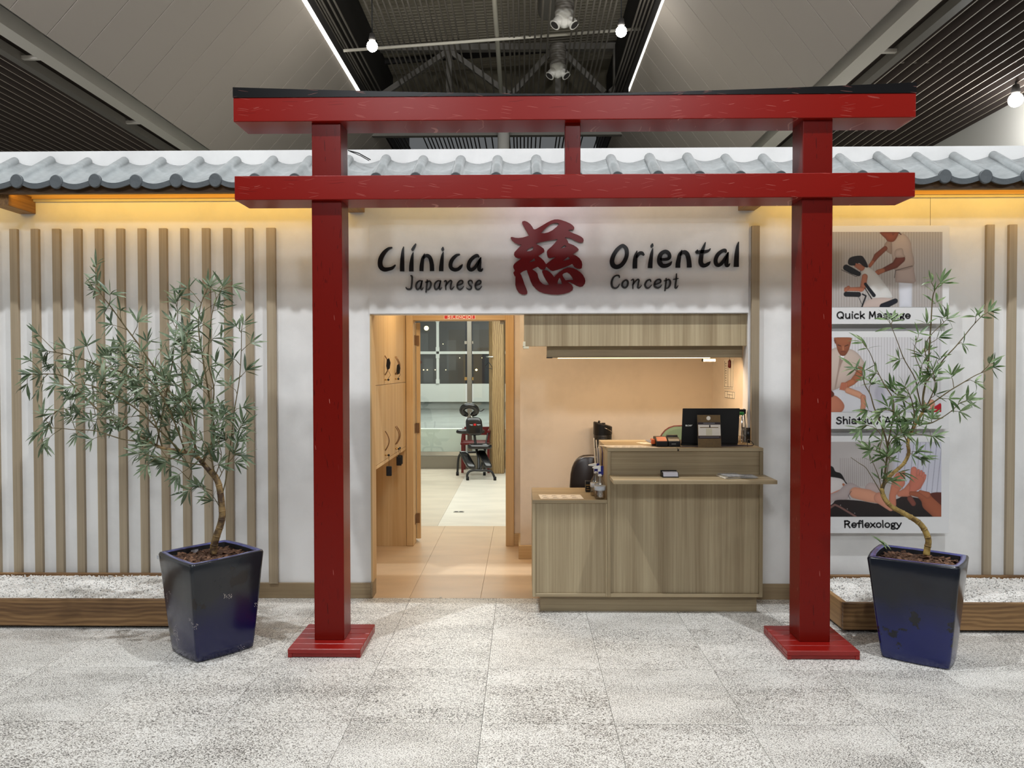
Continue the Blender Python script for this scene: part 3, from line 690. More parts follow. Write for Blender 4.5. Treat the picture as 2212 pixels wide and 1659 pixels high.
MB().cyl((-.55, 4, CAM_H+7.6), (-.60, 24.4, CAM_H+7.3), .055, 10).build('long_pipe', 'hall_pipe', ceil)
MB().cyl((-.56, 21.9, 0.0), (-.56, 21.9, CAM_H+7.0), .17, 20).build('round_column', 'hall_white', ceil)
# truss at the far end
ty = 22.4
def TP(px, py): return PY(px, py, ty)
for a, c in (((826, 205), (968, 111)), ((972, 111), (1100, 204)), ((1106, 204), (1190, 112)), ((1220, 116), (1306, 200)), ((1318, 200), (1390, 130)), ((690, 120), (826, 205))):
    p, q = TP(*a), TP(*c); d = (q-p)/2
    MB().obox((p+q)/2, d, (0, .06, 0), d.normalized().cross(Vector((0, 1, 0)))*.075).build('truss_brace', 'hall_duct', ceil)
for px in (970, 1205, 1330, 765):
    p = TP(px, 112); MB().box(p.x-.08, ty-.08, p.z-2.4, p.x+.08, ty+.08, p.z+.1).build('truss_post', 'hall_duct', ceil)
p = TP(970, 111); MB().box(-9, ty-.1, p.z, 6, ty+.1, p.z+.18).box(-9, ty-.1, p.z-2.45, 6, ty+.1, p.z-2.25).build('truss_chord', 'hall_duct', ceil)
# white box beams outside the panels and slatted soffits beyond them
MB().box(-7.18, 2, CAM_H+4.6, -6.93, 28, CAM_H+4.83).build('box_beam', 'hall_beam', ceil)
MB().box(4.95, 2, CAM_H+4.6, 5.24, 28, CAM_H+4.86).build('box_beam', 'hall_beam', ceil)
for x, s_ in ((-7.05, -1), (5.1, 1)):
    for y in range(5, 27, 3):
        MB().obox((x-s_*.05, y+.35, CAM_H+4.97), (0, .45, .13), (.03, 0, 0), (0, .03, -.03)).obox((x-s_*.05, y+1.25, CAM_H+4.97), (0, .45, -.13), (.03, 0, 0), (0, .03, .03)).build('beam_strut', 'hall_beam', ceil)
        MB().box(min(x, x+s_*.5), y+.4, CAM_H+4.62, max(x, x+s_*.5), y+.47, CAM_H+4.67).build('beam_bracket', 'hall_beam', ceil)
MB().cyl((4.72, 4, CAM_H+4.95), (4.72, 27, CAM_H+4.95), .03, 8).build('sprinkler_pipe', 'sprinkler_red', ceil)
def slats(x0, n_, step, sgn):
    proto = None
    for i in range(n_):
        x = x0+sgn*step*i
        if proto is None:
            sm_ = MB().box(-.009, 3, 0, .009, 28, .14); sm_.m[0] = 1; sm_.m[1:] = [0]*5  # sides darker than the bottom edge: their shade is put into the colour
            proto = sm_.build('soffit_slat', ['slat_side_shade', 'hall_slat'], ceil, origin=(0, 0, 0)); proto.location = Vector((x, 0, CAM_H+4.6))-ceil.location
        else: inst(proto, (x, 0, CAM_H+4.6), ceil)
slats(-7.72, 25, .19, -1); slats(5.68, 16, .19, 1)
MB().box(-7.6, 3, CAM_H+4.58, -7.46, 28, CAM_H+4.72).box(5.46, 3, CAM_H+4.58, 5.6, 28, CAM_H+4.72).build('soffit_edge', 'hall_duct', ceil)
MB().box(-12.6, 3, CAM_H+4.80, -7.48, 28, CAM_H+4.84).box(5.48, 3, CAM_H+4.80, 8.6, 28, CAM_H+4.84).build('soffit_backing', 'slat_side_shade', ceil)
for y in (5.2, 8.6, 12.0, 15.4, 18.8):
    MB().box(-12.4, y, CAM_H+4.70, -7.6, y+.04, CAM_H+4.735).build('soffit_rail', 'hall_slat', ceil); MB().box(5.6, y, CAM_H+4.70, 8.5, y+.04, CAM_H+4.735).build('soffit_rail', 'hall_slat', ceil)
# supply duct with its droppers
duct = thing('air_duct', 'grey flat oval air duct hanging under the roof above the gate', 'duct', (.9, 17, CAM_H+9))
MB().box(.36, 8, CAM_H+8.55, 1.16, 19.2, CAM_H+9.1).build('duct_body', 'hall_duct', duct, bevel=.2, segs=4)
for i, (px, py0, py1, py2, Y) in enumerate(((1219, -12, 28, 62, 16.6), (1205, 98, 141, 170, 19.4))):
    top = PY(px, py0, Y); mid = PY(px, py1, Y); bot = PY(px, py2, Y)
    noz = thing('air_nozzle', ('larger' if i == 0 else 'smaller, lower')+' white twin air nozzle under a ribbed duct dropper', 'air vent', (top.x, Y, bot.z), 'twin air nozzles under the roof')
    prof = []; z = 0; L_ = top.z-mid.z
    k = 0
    while z < L_:
        prof += [(.205, -z), (.212, -z-.02), (.196, -z-.035)]; z += .06
    MB().lathe(prof, (top.x, Y, top.z), 20).build('ribbed_dropper', 'hall_duct', noz)
    MB().lathe([(.205, 0), (.20, -.12), (.10, -.30), (.02, -.34)], (mid.x, Y, mid.z+.02), 20, smooth=True).build('nozzle_cone', 'hall_white', noz)
    for s_ in (-1, 1):
        a = Vector((mid.x+s_*.05, Y-.03, mid.z-.08)); c = Vector((mid.x+s_*.20, Y-.10, mid.z-.29))
        MB().tube([a, c], [.10, .105], 16).tube([c, c+(c-a).normalized()*.02], [.12, .12], 16).build('nozzle', 'hall_white', noz)
        e = c+(c-a).normalized()*.021
        MB().tube([e, e+(c-a).normalized()*.003], [.09, .09], 16).build('nozzle_mouth', 'hall_dark', noz)
# hanging lamps in view
for i, (px, py, Y, lb) in enumerate(((804, 100, 15.0, 'glowing round lamp hanging left of the air duct'), (1342, 68, 15.0, 'glowing round lamp hanging right of the air duct'), (2194, 216, 12.6, 'glowing lamp above the far right white wall'))):
    p = PY(px, py, Y); lm = thing('high_bay_lamp', lb, 'lamp', (p.x, p.y, p.z))
    MB().sphere(p, .105 if i < 2 else .11, 16, 10).build('lamp_glass', 'lamp_glow', lm)
    MB().lathe([(.05, .1), (.07, .12), (.05, .24), (.012, .26)], p, 14).build('lamp_housing', 'hall_dark', lm)
    MB().cyl((p.x, p.y, p.z+.26), (p.x, p.y, p.z+(1.3 if i < 2 else .3)), .012, 6).build('lamp_cable', 'black_matt', lm)
    sl_ = bpy.data.lights.new('hall_light', 'SPOT'); sl_.energy = 900 if i < 2 else 120; sl_.color = WHITE; sl_.spot_size = math.radians(75); sl_.spot_blend = .6; sl_.shadow_soft_size = .1
    so = bpy.data.objects.new('hall_light', sl_); so.location = (p.x, p.y, p.z-.2); COL.objects.link(so)
# ================================================================== TORII GATE
gate = thing('torii_gate', 'large red lacquered wooden gate with black topped crossbeam in front of the clinic', 'gate', (.27, 4.435, 0))
def beam(name, x0, x1, y0, y1, z0, z1, mat, parent=gate, bevel=.004, label=None):
    return MB().box(x0, y0, z0, x1, y1, z1).build(name, mat, parent, bevel=bevel, segs=2, label=label)
GY0 = 4.35
for (x0, x1) in ((-1.199, -1.028), (1.561, 1.733)):
    beam('post', x0, x1, GY0, GY0+.17, .05, 2.56, 'red_post')
    beam('post', x0+.003, x1-.003, GY0, GY0+.17, 2.68, 3.0, 'red_post')
beam('tie_beam', -1.626, 2.175, 4.32, 4.55, 2.552, 2.687, 'red_beam')
beam('top_beam', -1.629, 2.176, 4.32, 4.55, 2.990, 3.124, 'red_beam')
beam('center_strut', .236, .323, 4.375, 4.465, 2.68, 3.0, 'red_post')
# black cap: thin in the middle, rising to both ends
mb = MB(); n = 24; vs = []; 
for i in range(n+1):
    t = i/n; x = -1.630+t*3.807; s_ = (2*t-1)
    zt_ = 3.133+.049*abs(s_)**1.5
    for y in (4.318, 4.552): vs += [(x, y, 3.124), (x, y, zt_)]
fs = []
for i in range(n):
    a, c = 4*i, 4*(i+1); fs += [(a, c, c+1, a+1), (a+2, a+3, c+3, c+2), (a+1, c+1, c+3, a+3), (a, a+2, c+2, c)]
fs += [(0, 1, 3, 2), (4*n, 4*n+2, 4*n+3, 4*n+1)]
mb.add(vs, fs); mb.build('beam_cap', 'black_cap', gate, label='black painted cap, thin in the middle and thicker at the ends')
for (x0, x1) in ((-1.311, -.905), (1.445, 1.842)):
    base = MB().box(x0+.006, 4.216, .003, x1-.006, 4.622, .022).build('plinth', 'red_base', gate, bevel=.002, segs=1)
    y0, y1 = 4.209, 4.63; step = (y1-y0)/5
    for k in range(5):
        w0 = y0+k*step
        MB().box(x0, w0+.0012, .0225, x1, w0+step-.0012, .05).build('plank', 'red_base', base, bevel=.003, segs=1)
    for xa, xb in ((x0+.001, x0+.024), (x1-.024, x1-.001)):
        MB().box(xa, 4.211, .002, xb, 4.628, .0225).build('plinth_rail', 'red_base', base, bevel=.0015, segs=1)

# ================================================================== TILED EAVE
eave = thing('tiled_eave', 'lean-to eave of curved grey roof tiles on a timber beam along the wall', 'roof', (.2, 5.15, 2.767))
PIT = .2595
def tile_profile():
    top = []
    R = .037
    for k in range(9):
        a = PI-PI*k/8; top.append((R+R*math.cos(a), .004+R*1.05*math.sin(a)))
    for k in range(1, 9):
        t = k/8; x = 2*R+(PIT-2*R+.006)*t
        top.append((x, .004-.024*math.sin(PI*min(1, t)**.85)+.004*t))
    return top
prof = tile_profile()
SL = math.radians(31); YF, YBk = 4.965, 5.318
def tile_mb():
    mb = MB(); L_ = (YBk-YF)
    tops = [(x, z) for x, z in prof]
    th = .016
    n = len(tops); vs = []
    for (yy, zz) in ((YF, 0), (YF+L_*.5, L_*.5*math.tan(SL)), (YBk, L_*math.tan(SL))):
        for (x, z) in tops: vs.append((x, yy, z+zz))
        for (x, z) in tops: vs.append((x, yy, z+zz-th))
    fs = []
    for r in range(2):
        o = r*2*n; p = (r+1)*2*n
        for i in range(n-1): fs += [(o+i, o+i+1, p+i+1, p+i), (o+n+i, p+n+i, p+n+i+1, o+n+i+1)]
        fs += [(o, p, p+n, o+n), (o+n-1, o+2*n-1, p+2*n-1, p+n-1)]
    o = 4*n
    for i in range(n-1): fs.append((o+i, o+i+1, o+n+i+1, o+n+i))
    mb.add(vs, fs, True)
    return mb, tops
tm, tops = tile_mb()
tproto = tm.build('roof_tile', 'roof_tile', eave, origin=(0, YF, 0))
# front lip of the pan and the disc closing the roll
lip = MB(); vs = []
pan = [(x, z) for x, z in tops if x > .06]
m = len(pan)
for y in (YF-.008, YF+.006):
    for (x, z) in pan: vs += [(x, y, z+.0005), (x, y, z-.034)]
fs = []
for i in range(m-1):
    a, c = 2*i, 2*(i+1); o = 2*m
    fs += [(a, c, c+1, a+1), (o+a, o+a+1, o+c+1, o+c), (a, o+a, o+c, c), (a+1, c+1, o+c+1, o+a+1)]
fs += [(0, 1, 2*m+1, 2*m), (2*m-2, 4*m-2, 4*m-1, 2*m-1)]
lip.add(vs, fs)
lproto = lip.build('tile_lip', 'tile_end', tproto, origin=(0, YF, 0))
disc = MB().lathe([(.0, 0), (.038, 0), (.042, .003), (.042, .016)], (0, 0, 0), 20, sy=1.08, smooth=False)
disc.v = [(x, z, y) for x, y, z in disc.v]
dproto = disc.build('tile_disc', 'tile_end', tproto, origin=(0, 0, 0))
dproto.location = (.037, -.014, -.003)
lproto.location = (0, 0, 0)
zb_ = 2.822
p0 = PY(38, 387, 4.97).x-.037
k0 = -6
tproto.location = Vector((p0+PIT*k0, YF, zb_))-eave.location
for k in range(k0+1, 27):
    t = tproto.copy(); COL.objects.link(t); t.parent = eave
    t.location = Vector((p0+PIT*k+rnd.uniform(-.004, .004), YF+rnd.uniform(-.004, .004), zb_+rnd.uniform(-.003, .003)))-eave.location
    t.rotation_euler = (rnd.uniform(-.012, .012), 0, rnd.uniform(-.008, .008))
    t.location += Vector((0, 0, 0))
    for ch in (lproto, dproto):
        c = ch.copy(); COL.objects.link(c); c.parent = t
MB().box(-4.75, 4.995, 2.750, 4.4, 5.035, 2.812).build('fascia', 'fascia_wood', eave, bevel=.002, segs=1)
MB().box(-4.75, 5.285, 2.780, 4.4, 5.329, 2.835).build('wall_batten', 'eave_wood', eave, bevel=.002, segs=1)
MB().box(-4.75, 5.302, 2.764, 4.4, 5.329, 2.7795).build('light_channel', 'led_channel', eave)
# sloping roof board under the tiles
MB().prism([(5.035, 2.785), (5.325, 2.965), (5.325, 2.95), (5.035, 2.770)], -4.75, 4.4, 'yz').build('roof_board', 'eave_wood', eave)
for x in (-3.512, -1.213, 1.475, 3.75):
    MB().box(x, 5.045, 2.684, x+.113, 5.329, 2.795).build('rafter_bracket', 'bracket_wood', eave, bevel=.002, segs=1)
for (x0, x1, e, c) in ((-3.38, -1.25, 4.0, (1.0, .60, .08)), (-1.08, -.25, .6, (1.0, .72, .26)), (-.2, .55, .75, (1.0, .84, .92)), (.6, 1.45, .6, (1.0, .76, .46)), (1.62, 3.72, 4.0, (1.0, .60, .08)), (-4.7, -3.53, 1.6, (1.0, .66, .16))):
    area_lamp('eave_strip_light', ((x0+x1)/2, 5.055, 2.778), x1-x0, .010, e, c, (0, 1, -.25))
# loose strips of flashing lying on the tiles beside the left gate post
p = PY(752, 326, 5.28)
MB().tube([PY(752, 325, 5.27), PY(775, 331, 5.24), PY(800, 345, 5.16)], .004, 6).tube([PY(756, 327, 5.28), PY(780, 337, 5.22), PY(797, 347, 5.15)], .003, 6).build('loose_strip', 'black_matt', eave)

# ================================================================== GRAVEL PLANTERS
def planter(label, x0, x1, y0, leg):
    pl = thing('gravel_planter', label, 'planter', ((x0+x1)/2, (y0+5.29)/2, 0))
    zt_ = .182; zb2 = .018
    MB().box(x0, y0, zb2, x1, y0+.03, zt_).build('front_board', 'planter_wood', pl, bevel=.003, segs=1)
    MB().box(x0, 5.27, zb2, x1, 5.30, zt_).build('back_board', 'planter_wood', pl, bevel=.003, segs=1)
    e = x1 if leg == 'r' else x0
    a, c = (e-.03, e) if leg == 'r' else (e, e+.03)
    MB().box(a, y0+.0305, zb2, c, 5.2695, zt_).build('end_board', 'planter_wood_y', pl, bevel=.003, segs=1)
    a2, c2 = (x0, x0+.03) if leg == 'r' else (x1-.03, x1)
    MB().box(a2, y0+.0305, zb2, c2, 5.2695, zt_).build('end_board', 'planter_wood_y', pl, bevel=.003, segs=1)
    MB().box(x0+.03, y0+.05, 0, x1-.03, 5.25, .02).build('base_frame', 'black_matt', pl)
    # gravel bed: bumpy ground with thousands of small stones on it
    r2 = random.Random(int(x0*100)); g = MB(); nx = int((x1-x0)/.03); ny = 22; vs = []
    gx0, gx1, gy0, gy1 = x0+.03, x1-.03, y0+.03, 5.27
    for j in range(ny+1):
        for i in range(nx+1):
            vs.append((gx0+(gx1-gx0)*i/nx, gy0+(gy1-gy0)*j/ny, .160+r2.uniform(0, .004)+.006*math.sin(i*.31)*math.cos(j*.4)))
    fs = [(j*(nx+1)+i, j*(nx+1)+i+1, (j+1)*(nx+1)+i+1, (j+1)*(nx+1)+i) for j in range(ny) for i in range(nx)]
    g.add(vs, fs)
    N_ = int((gx1-gx0)*(gy1-gy0)*8500)
    for k in range(N_):
        x = r2.uniform(gx0+.004, gx1-.004); y = r2.uniform(gy0+.004, gy1-.004); s_ = r2.uniform(.0035, .0075); z = .163+r2.uniform(0, .008)
        g.mi = 1 if r2.random() < .13 else 0
        h_ = [s_*r2.uniform(.6, 1.2) for _ in range(6)]
        vs = [(x+h_[0], y, z), (x, y+h_[1], z), (x-h_[2], y, z), (x, y-h_[3], z), (x, y, z+h_[4]*.8), (x, y, z-h_[5]*.8)]
        g.add(vs, [(0, 1, 4), (1, 2, 4), (2, 3, 4), (3, 0, 4), (1, 0, 5), (2, 1, 5), (3, 2, 5), (0, 3, 5)])
    g.build('gravel', ['gravel', 'gravel_grey'], pl, kind='stuff')
planter('long low wooden trough of white gravel under the left wall slats', -4.9, -2.03, 4.672, 'r')
planter('low wooden trough of white gravel behind the right blue pot', 1.93, 4.1, 4.645, 'l')

# ================================================================== THE SIGN
board = MB().box(OX0+.0, WY-.008, 1.984, OX1-.0, WY-.0005, 2.60).build('sign_board', 'wall_white', kind=None)
sign = thing('shop_sign', 'raised lettering and big red written character above the opening', 'sign', (.24, WY-.01, 2.0))
board.parent = sign; board.location = board.location-sign.location
SY = WY-.009; TH = -.014
def crop3(ox, oy, sc, Y=SY, th=TH):
    def f(u, v, d):
        p = PY(ox+u/sc, oy+v/sc, Y); return (p.x, Y+th*(1-d), p.z)      # d=0 front face, d=1 back
    return f
A_ = crop3(810, 520, 9.217); B_ = crop3(1310, 515, 7.373)
def letter(name, strokes, to3, mat, parent=None, label=None):
    mb = MB()
    for st in strokes:
        closed = flat = False
        if st[0] in ('closed', 'flat'): closed = st[0] == 'closed'; flat = st[0] == 'flat'; st = st[1:]
        ribbon(mb, list(st), to3, 1, closed, flat)
    return mb.build(name, mat, parent or sign, label=label)
def shift(sts, dx, dy=0):
    out = []
    for st in sts:
        out.append(tuple(p if isinstance(p, str) else (p[0]+dx, p[1]+dy, p[2]) for p in st))
    return out
aJ = [((935, 805, 10), (890, 800, 12), (840, 840, 15), (820, 900, 15), (835, 965, 16), (870, 965, 14), (915, 910, 13), (945, 800, 9)), ((945, 800, 9), (925, 880, 14), (915, 955, 14), (935, 972, 12), (965, 935, 5))]
eJ = [((1645, 890, 10), (1700, 880, 10), (1745, 850, 12), (1745, 805, 14), (1700, 797, 13), (1650, 850, 16), (1640, 920, 16), (1670, 970, 15), (1720, 965, 13), (1770, 910, 4))]
big = [
 [((338, 140, 13), (270, 165, 26), (190, 240, 38), (130, 340, 45), (107, 440, 45), (125, 530, 47), (190, 575, 42), (280, 568, 34), (350, 545, 28), (408, 490, 11))],
 [('flat', (575, 125, 6), (560, 200, 22), (550, 330, 35), (546, 450, 41), (545, 530, 43), (545, 612, 43))],
 [('flat', (766, 238, 7), (750, 300, 22), (737, 400, 34), (729, 500, 42), (727, 560, 44), (727, 612, 44)), ((815, 68, 10), (785, 125, 24), (752, 180, 26))],
 [('flat', (990, 270, 11), (958, 350, 28), (940, 450, 36), (932, 530, 40), (930, 608, 40)), ('flat', (975, 345, 20), (1000, 312, 26), (1050, 302, 35), (1100, 345, 38), (1130, 450, 41), (1138, 530, 42), (1140, 608, 42))],
 [('flat', (1362, 235, 9), (1347, 300, 25), (1335, 400, 35), (1326, 500, 41), (1322, 560, 43), (1321, 610, 43)), ((1356, 142, 15), (1352, 168, 28), (1349, 185, 24))],
 [((1682, 278, 15), (1620, 300, 29), (1545, 375, 36), (1507, 465, 38), (1520, 545, 38), (1590, 582, 35), (1665, 565, 33), (1712, 520, 28), (1742, 482, 10))],
 [((2068, 322, 16), (2035, 300, 32), (1975, 325, 33), (1900, 400, 36), (1864, 490, 36), (1875, 560, 36), (1925, 583, 33), (1990, 540, 32), (2050, 450, 30), (2108, 345, 12)), ((2106, 345, 12), (2088, 430, 32), (2076, 520, 38), (2080, 580, 36), (2120, 590, 26), (2146, 560, 8))]]
for g_ in big: letter('black_letter', g_, A_, 'black_letter')
small = [[((718, 700, 11), (742, 715, 17), (742, 800, 15), (735, 880, 15), (722, 950, 18), (680, 970, 16), (640, 960, 15), (620, 930, 8))], aJ,
 [((1045, 785, 11), (1040, 850, 14), (1030, 930, 13), (1018, 1025, 13)), ((1008, 830, 7), (1045, 822, 11)), ((1040, 830, 11), (1085, 805, 14), (1115, 840, 16), (1110, 910, 15), (1075, 970, 14), (1035, 975, 8))],
 shift(aJ, 368), [((1380, 815, 8), (1410, 800, 15), (1425, 840, 14), (1410, 910, 14), (1413, 975, 10)), ((1415, 900, 10), (1460, 830, 12), (1505, 795, 13), (1530, 815, 14), (1515, 880, 14), (1505, 950, 15), (1530, 970, 13), (1580, 915, 5))],
 eJ, [((1940, 850, 7), (1935, 810, 12), (1895, 795, 13), (1860, 825, 13), (1880, 880, 14), (1920, 920, 15), (1910, 965, 14), (1860, 970, 13), (1820, 940, 5))], shift(eJ, 360)]
for g_ in small: letter('grey_letter', g_, A_, 'dark_letter')
big2 = [
 [('closed', (240, 122, 26), (165, 185, 30), (108, 280, 33), (86, 370, 36), (108, 435, 37), (165, 458, 34), (232, 430, 33), (290, 355, 32), (322, 260, 31), (315, 175, 30), (278, 128, 26))],
 [('flat', (482, 205, 7), (465, 270, 25), (455, 340, 34), (450, 410, 36), (450, 481, 36)), ((478, 300, 20), (520, 242, 26), (562, 238, 26), (588, 262, 16))],
 [('flat', (733, 168, 7), (720, 230, 21), (706, 320, 28), (696, 400, 34), (692, 475, 36)), ((728, 97, 14), (722, 118, 24), (717, 130, 19))],
 [((865, 335, 20), (930, 338, 23), (990, 320, 26), (1000, 275, 28), (975, 228, 28), (925, 213, 29), (865, 250, 32), (840, 320, 35), (845, 390, 36), (890, 438, 33), (950, 438, 30), (1003, 413, 25), (1034, 376, 8))],
 [('flat', (1195, 195, 9), (1163, 260, 26), (1147, 340, 33), (1136, 400, 36), (1133, 469, 37)), ('flat', (1175, 265, 18), (1200, 232, 24), (1240, 222, 32), (1282, 255, 34), (1304, 330, 35), (1313, 400, 36), (1315, 465, 37))],
 [((1570, 68, 6), (1548, 130, 19), (1518, 210, 28), (1503, 300, 33), (1498, 380, 35), (1522, 428, 33), (1570, 433, 29), (1618, 405, 25), (1646, 376, 8)), ((1445, 190, 9), (1432, 222, 22), (1500, 217, 27), (1580, 212, 24), (1625, 195, 18), (1648, 168, 7))],
 [((1898, 217, 14), (1880, 192, 25), (1822, 212, 27), (1762, 270, 30), (1733, 350, 30), (1745, 410, 30), (1787, 430, 27), (1840, 388, 26), (1890, 308, 22), (1932, 230, 9)), ((1931, 230, 10), (1914, 310, 25), (1906, 380, 31), (1908, 430, 26), (1935, 435, 20), (1960, 405, 6))],
 [('flat', (2098, 62, 6), (2081, 140, 22), (2071, 250, 33), (2064, 360, 37), (2063, 455, 39))]]
for g_ in big2: letter('black_letter', g_, B_, 'black_letter')
small2 = [
 [((205, 625, 8), (195, 597, 12), (150, 595, 12), (105, 630, 14), (80, 700, 16), (90, 770, 16), (135, 795, 13), (180, 775, 11), (208, 725, 4))],
 [('closed', (300, 667, 12), (258, 700, 14), (248, 755, 14), (285, 788, 13), (325, 765, 14), (341, 710, 14), (328, 675, 12))],
 [((392, 670, 6), (420, 655, 11), (430, 690, 11), (418, 750, 11), (418, 800, 8)), ((420, 740, 9), (455, 690, 10), (495, 655, 11), (515, 670, 11), (505, 720, 11), (497, 780, 12), (520, 790, 11), (558, 750, 4))],
 [((705, 690, 7), (690, 660, 11), (640, 680, 13), (612, 740, 14), (630, 785, 13), (670, 790, 11), (720, 740, 4))],
 [((765, 735, 8), (820, 722, 9), (860, 695, 11), (850, 658, 12), (800, 665, 12), (765, 710, 14), (765, 765, 14), (810, 790, 12), (850, 775, 10), (878, 740, 4))],
 [((948, 640, 8), (945, 700, 11), (935, 770, 11), (928, 832, 11)), ((918, 678, 6), (948, 672, 9)), ((945, 680, 9), (985, 655, 11), (1012, 690, 13), (1005, 750, 13), (975, 790, 11), (940, 795, 7))],
 [((1112, 565, 7), (1108, 640, 11), (1098, 720, 12), (1092, 780, 13), (1110, 792, 11), (1137, 755, 4)), ((1065, 655, 7), (1105, 648, 9), (1142, 640, 5))]]
for g_ in small2: letter('grey_letter', g_, B_, 'dark_letter')
# the big red character: outlines with holes, extruded
def curve_shape(name, contours, to2, y_front, y_back, mat, parent):
    cu = bpy.data.curves.new(name, 'CURVE'); cu.dimensions = '2D'; cu.fill_mode = 'BOTH'
    cu.extrude = abs(y_back-y_front)/2; cu.bevel_depth = 0
    for c in contours:
        sp = cu.splines.new('POLY'); sp.points.add(len(c)-1); sp.use_cyclic_u = True
        for i, q in enumerate(c):
            x, z = to2(*q); sp.points[i].co = (x, z, 0, 1)
    ob = bpy.data.objects.new(name, cu); COL.objects.link(ob)
    dg = bpy.context.evaluated_depsgraph_get(); me = bpy.data.meshes.new_from_object(ob.evaluated_get(dg))
    bpy.data.objects.remove(ob)
    ym = (y_front+y_back)/2
    for v in me.vertices: v.co = Vector((v.co.x, ym+v.co.z, v.co.y))
    me.materials.clear(); me.materials.append(MATS[mat])
    return me
K1 = [(340,165),(380,158),(430,178),(480,215),(520,265),(545,312),(570,320),(600,308),(700,250),(800,190),(880,150),(940,132),(1000,130),(1060,140),(1150,170),(1230,205),(1280,240),(1312,280),(1308,312),(1285,325),(1240,325),(1198,330),(1215,352),(1290,390),(1370,420),(1440,455),(1480,490),(1488,530),(1475,560),(1430,568),(1390,558),(1320,525),(1250,490),(1200,475),(1160,470),(1135,475),(1170,505),(1190,540),(1200,575),(1230,588),(1300,615),(1360,655),(1395,695),(1380,720),(1330,755),(1280,785),(1350,815),(1410,860),(1450,920),(1462,980),(1452,1045),(1420,1062),(1370,1055),(1320,1030),(1290,990),(1275,968),(1200,1000),(1100,1040),(1000,1075),(910,1100),(870,1088),(830,1055),(782,1015),(775,1040),(755,1068),(720,1078),(680,1065),(640,1030),(625,1020),(570,1045),(510,1075),(460,1082),(405,1083),(350,1105),(290,1145),(250,1160),(205,1200),(190,1195),(165,1135),(190,1100),(190,1085),(165,1040),(165,1000),(185,965),(240,920),(320,862),(250,860),(200,835),(178,795),(185,750),(240,690),(320,605),(260,600),(190,570),(140,525),(115,480),(120,462),(150,462),(200,475),(260,480),(340,472),(420,448),(462,435),(420,370),(370,280),(335,215),(328,185)]
K1h = [[(595,580),(620,570),(800,535),(998,500),(950,570),(890,635),(810,705),(795,740),(800,790),(815,840),(845,857),(900,848),(970,832),(880,895),(781,972),(740,910),(690,860),(632,815),(690,780),(740,745),(750,715),(735,680),(690,645),(640,615),(605,600)],
 [(680,390),(720,345),(790,280),(860,225),(920,200),(980,195),(1028,212),(980,270),(900,335),(820,375),(750,390)], [(408,715),(440,690),(490,665),(535,648),(543,665),(525,705),(480,725),(425,733)],
 [(460,935),(520,890),(562,858),(572,910),(520,925)], [(1060,678),(1085,640),(1130,615),(1165,635),(1120,660)], [(1098,910),(1150,865),(1200,832),(1232,855),(1210,880),(1150,900)]]
K2 = [(420,1070),(430,1120),(460,1200),(490,1290),(530,1370),(590,1440),(660,1490),(750,1520),(870,1540),(1000,1545),(1120,1530),(1220,1500),(1280,1460),(1292,1415),(1270,1370),(1225,1330),(1185,1305),(1230,1310),(1290,1340),(1360,1380),(1420,1400),(1470,1390),(1510,1340),(1520,1290),(1510,1240),(1470,1170),(1420,1120),(1350,1075),(1290,1048),(1230,1035),(1180,1038),(1110,1065),(1030,1120),(970,1175),(932,1215),(900,1170),(850,1120),(800,1090),(750,1080),(712,1090),(708,1120),(735,1190),(780,1270),(840,1360),(780,1365),(720,1345),(665,1290),(635,1220),(620,1150),(580,1110),(510,1060)]
K2h = [[(1085,1170),(1120,1140),(1175,1125),(1220,1150),(1260,1200),(1290,1255),(1288,1270),(1230,1265),(1150,1275),(1110,1225)], [(1035,1222),(1060,1270),(1082,1340),(1070,1348),(995,1345),(1005,1285)]]
K3 = [(280,1120),(320,1190),(350,1270),(375,1350),(410,1430),(430,1490),(425,1530),(380,1545),(330,1540),(270,1510),(225,1440),(203,1360),(203,1270),(207,1190),(200,1120)]
def k2(u, v):
    p = PY(1090+u/8.73, 460+v/8.73, SY); return p.x, p.z
mes = [curve_shape('k', [K1]+K1h, k2, SY-.018, SY, 'red_letter', sign), curve_shape('k', [K2]+K2h, k2, SY-.0176, SY, 'red_letter', sign), curve_shape('k', [K3], k2, SY-.0172, SY, 'red_letter', sign)]
bm = bmesh.new()
for me in mes: bm.from_mesh(me)
me = bpy.data.meshes.new('red_character'); bm.to_mesh(me); bm.free(); me.materials.append(MATS['red_letter'])
o = bpy.data.objects.new('red_character', me); COL.objects.link(o); o.parent = sign; o.location = -sign.location
setp(o, 'big dark red written character with brush shaped strokes')
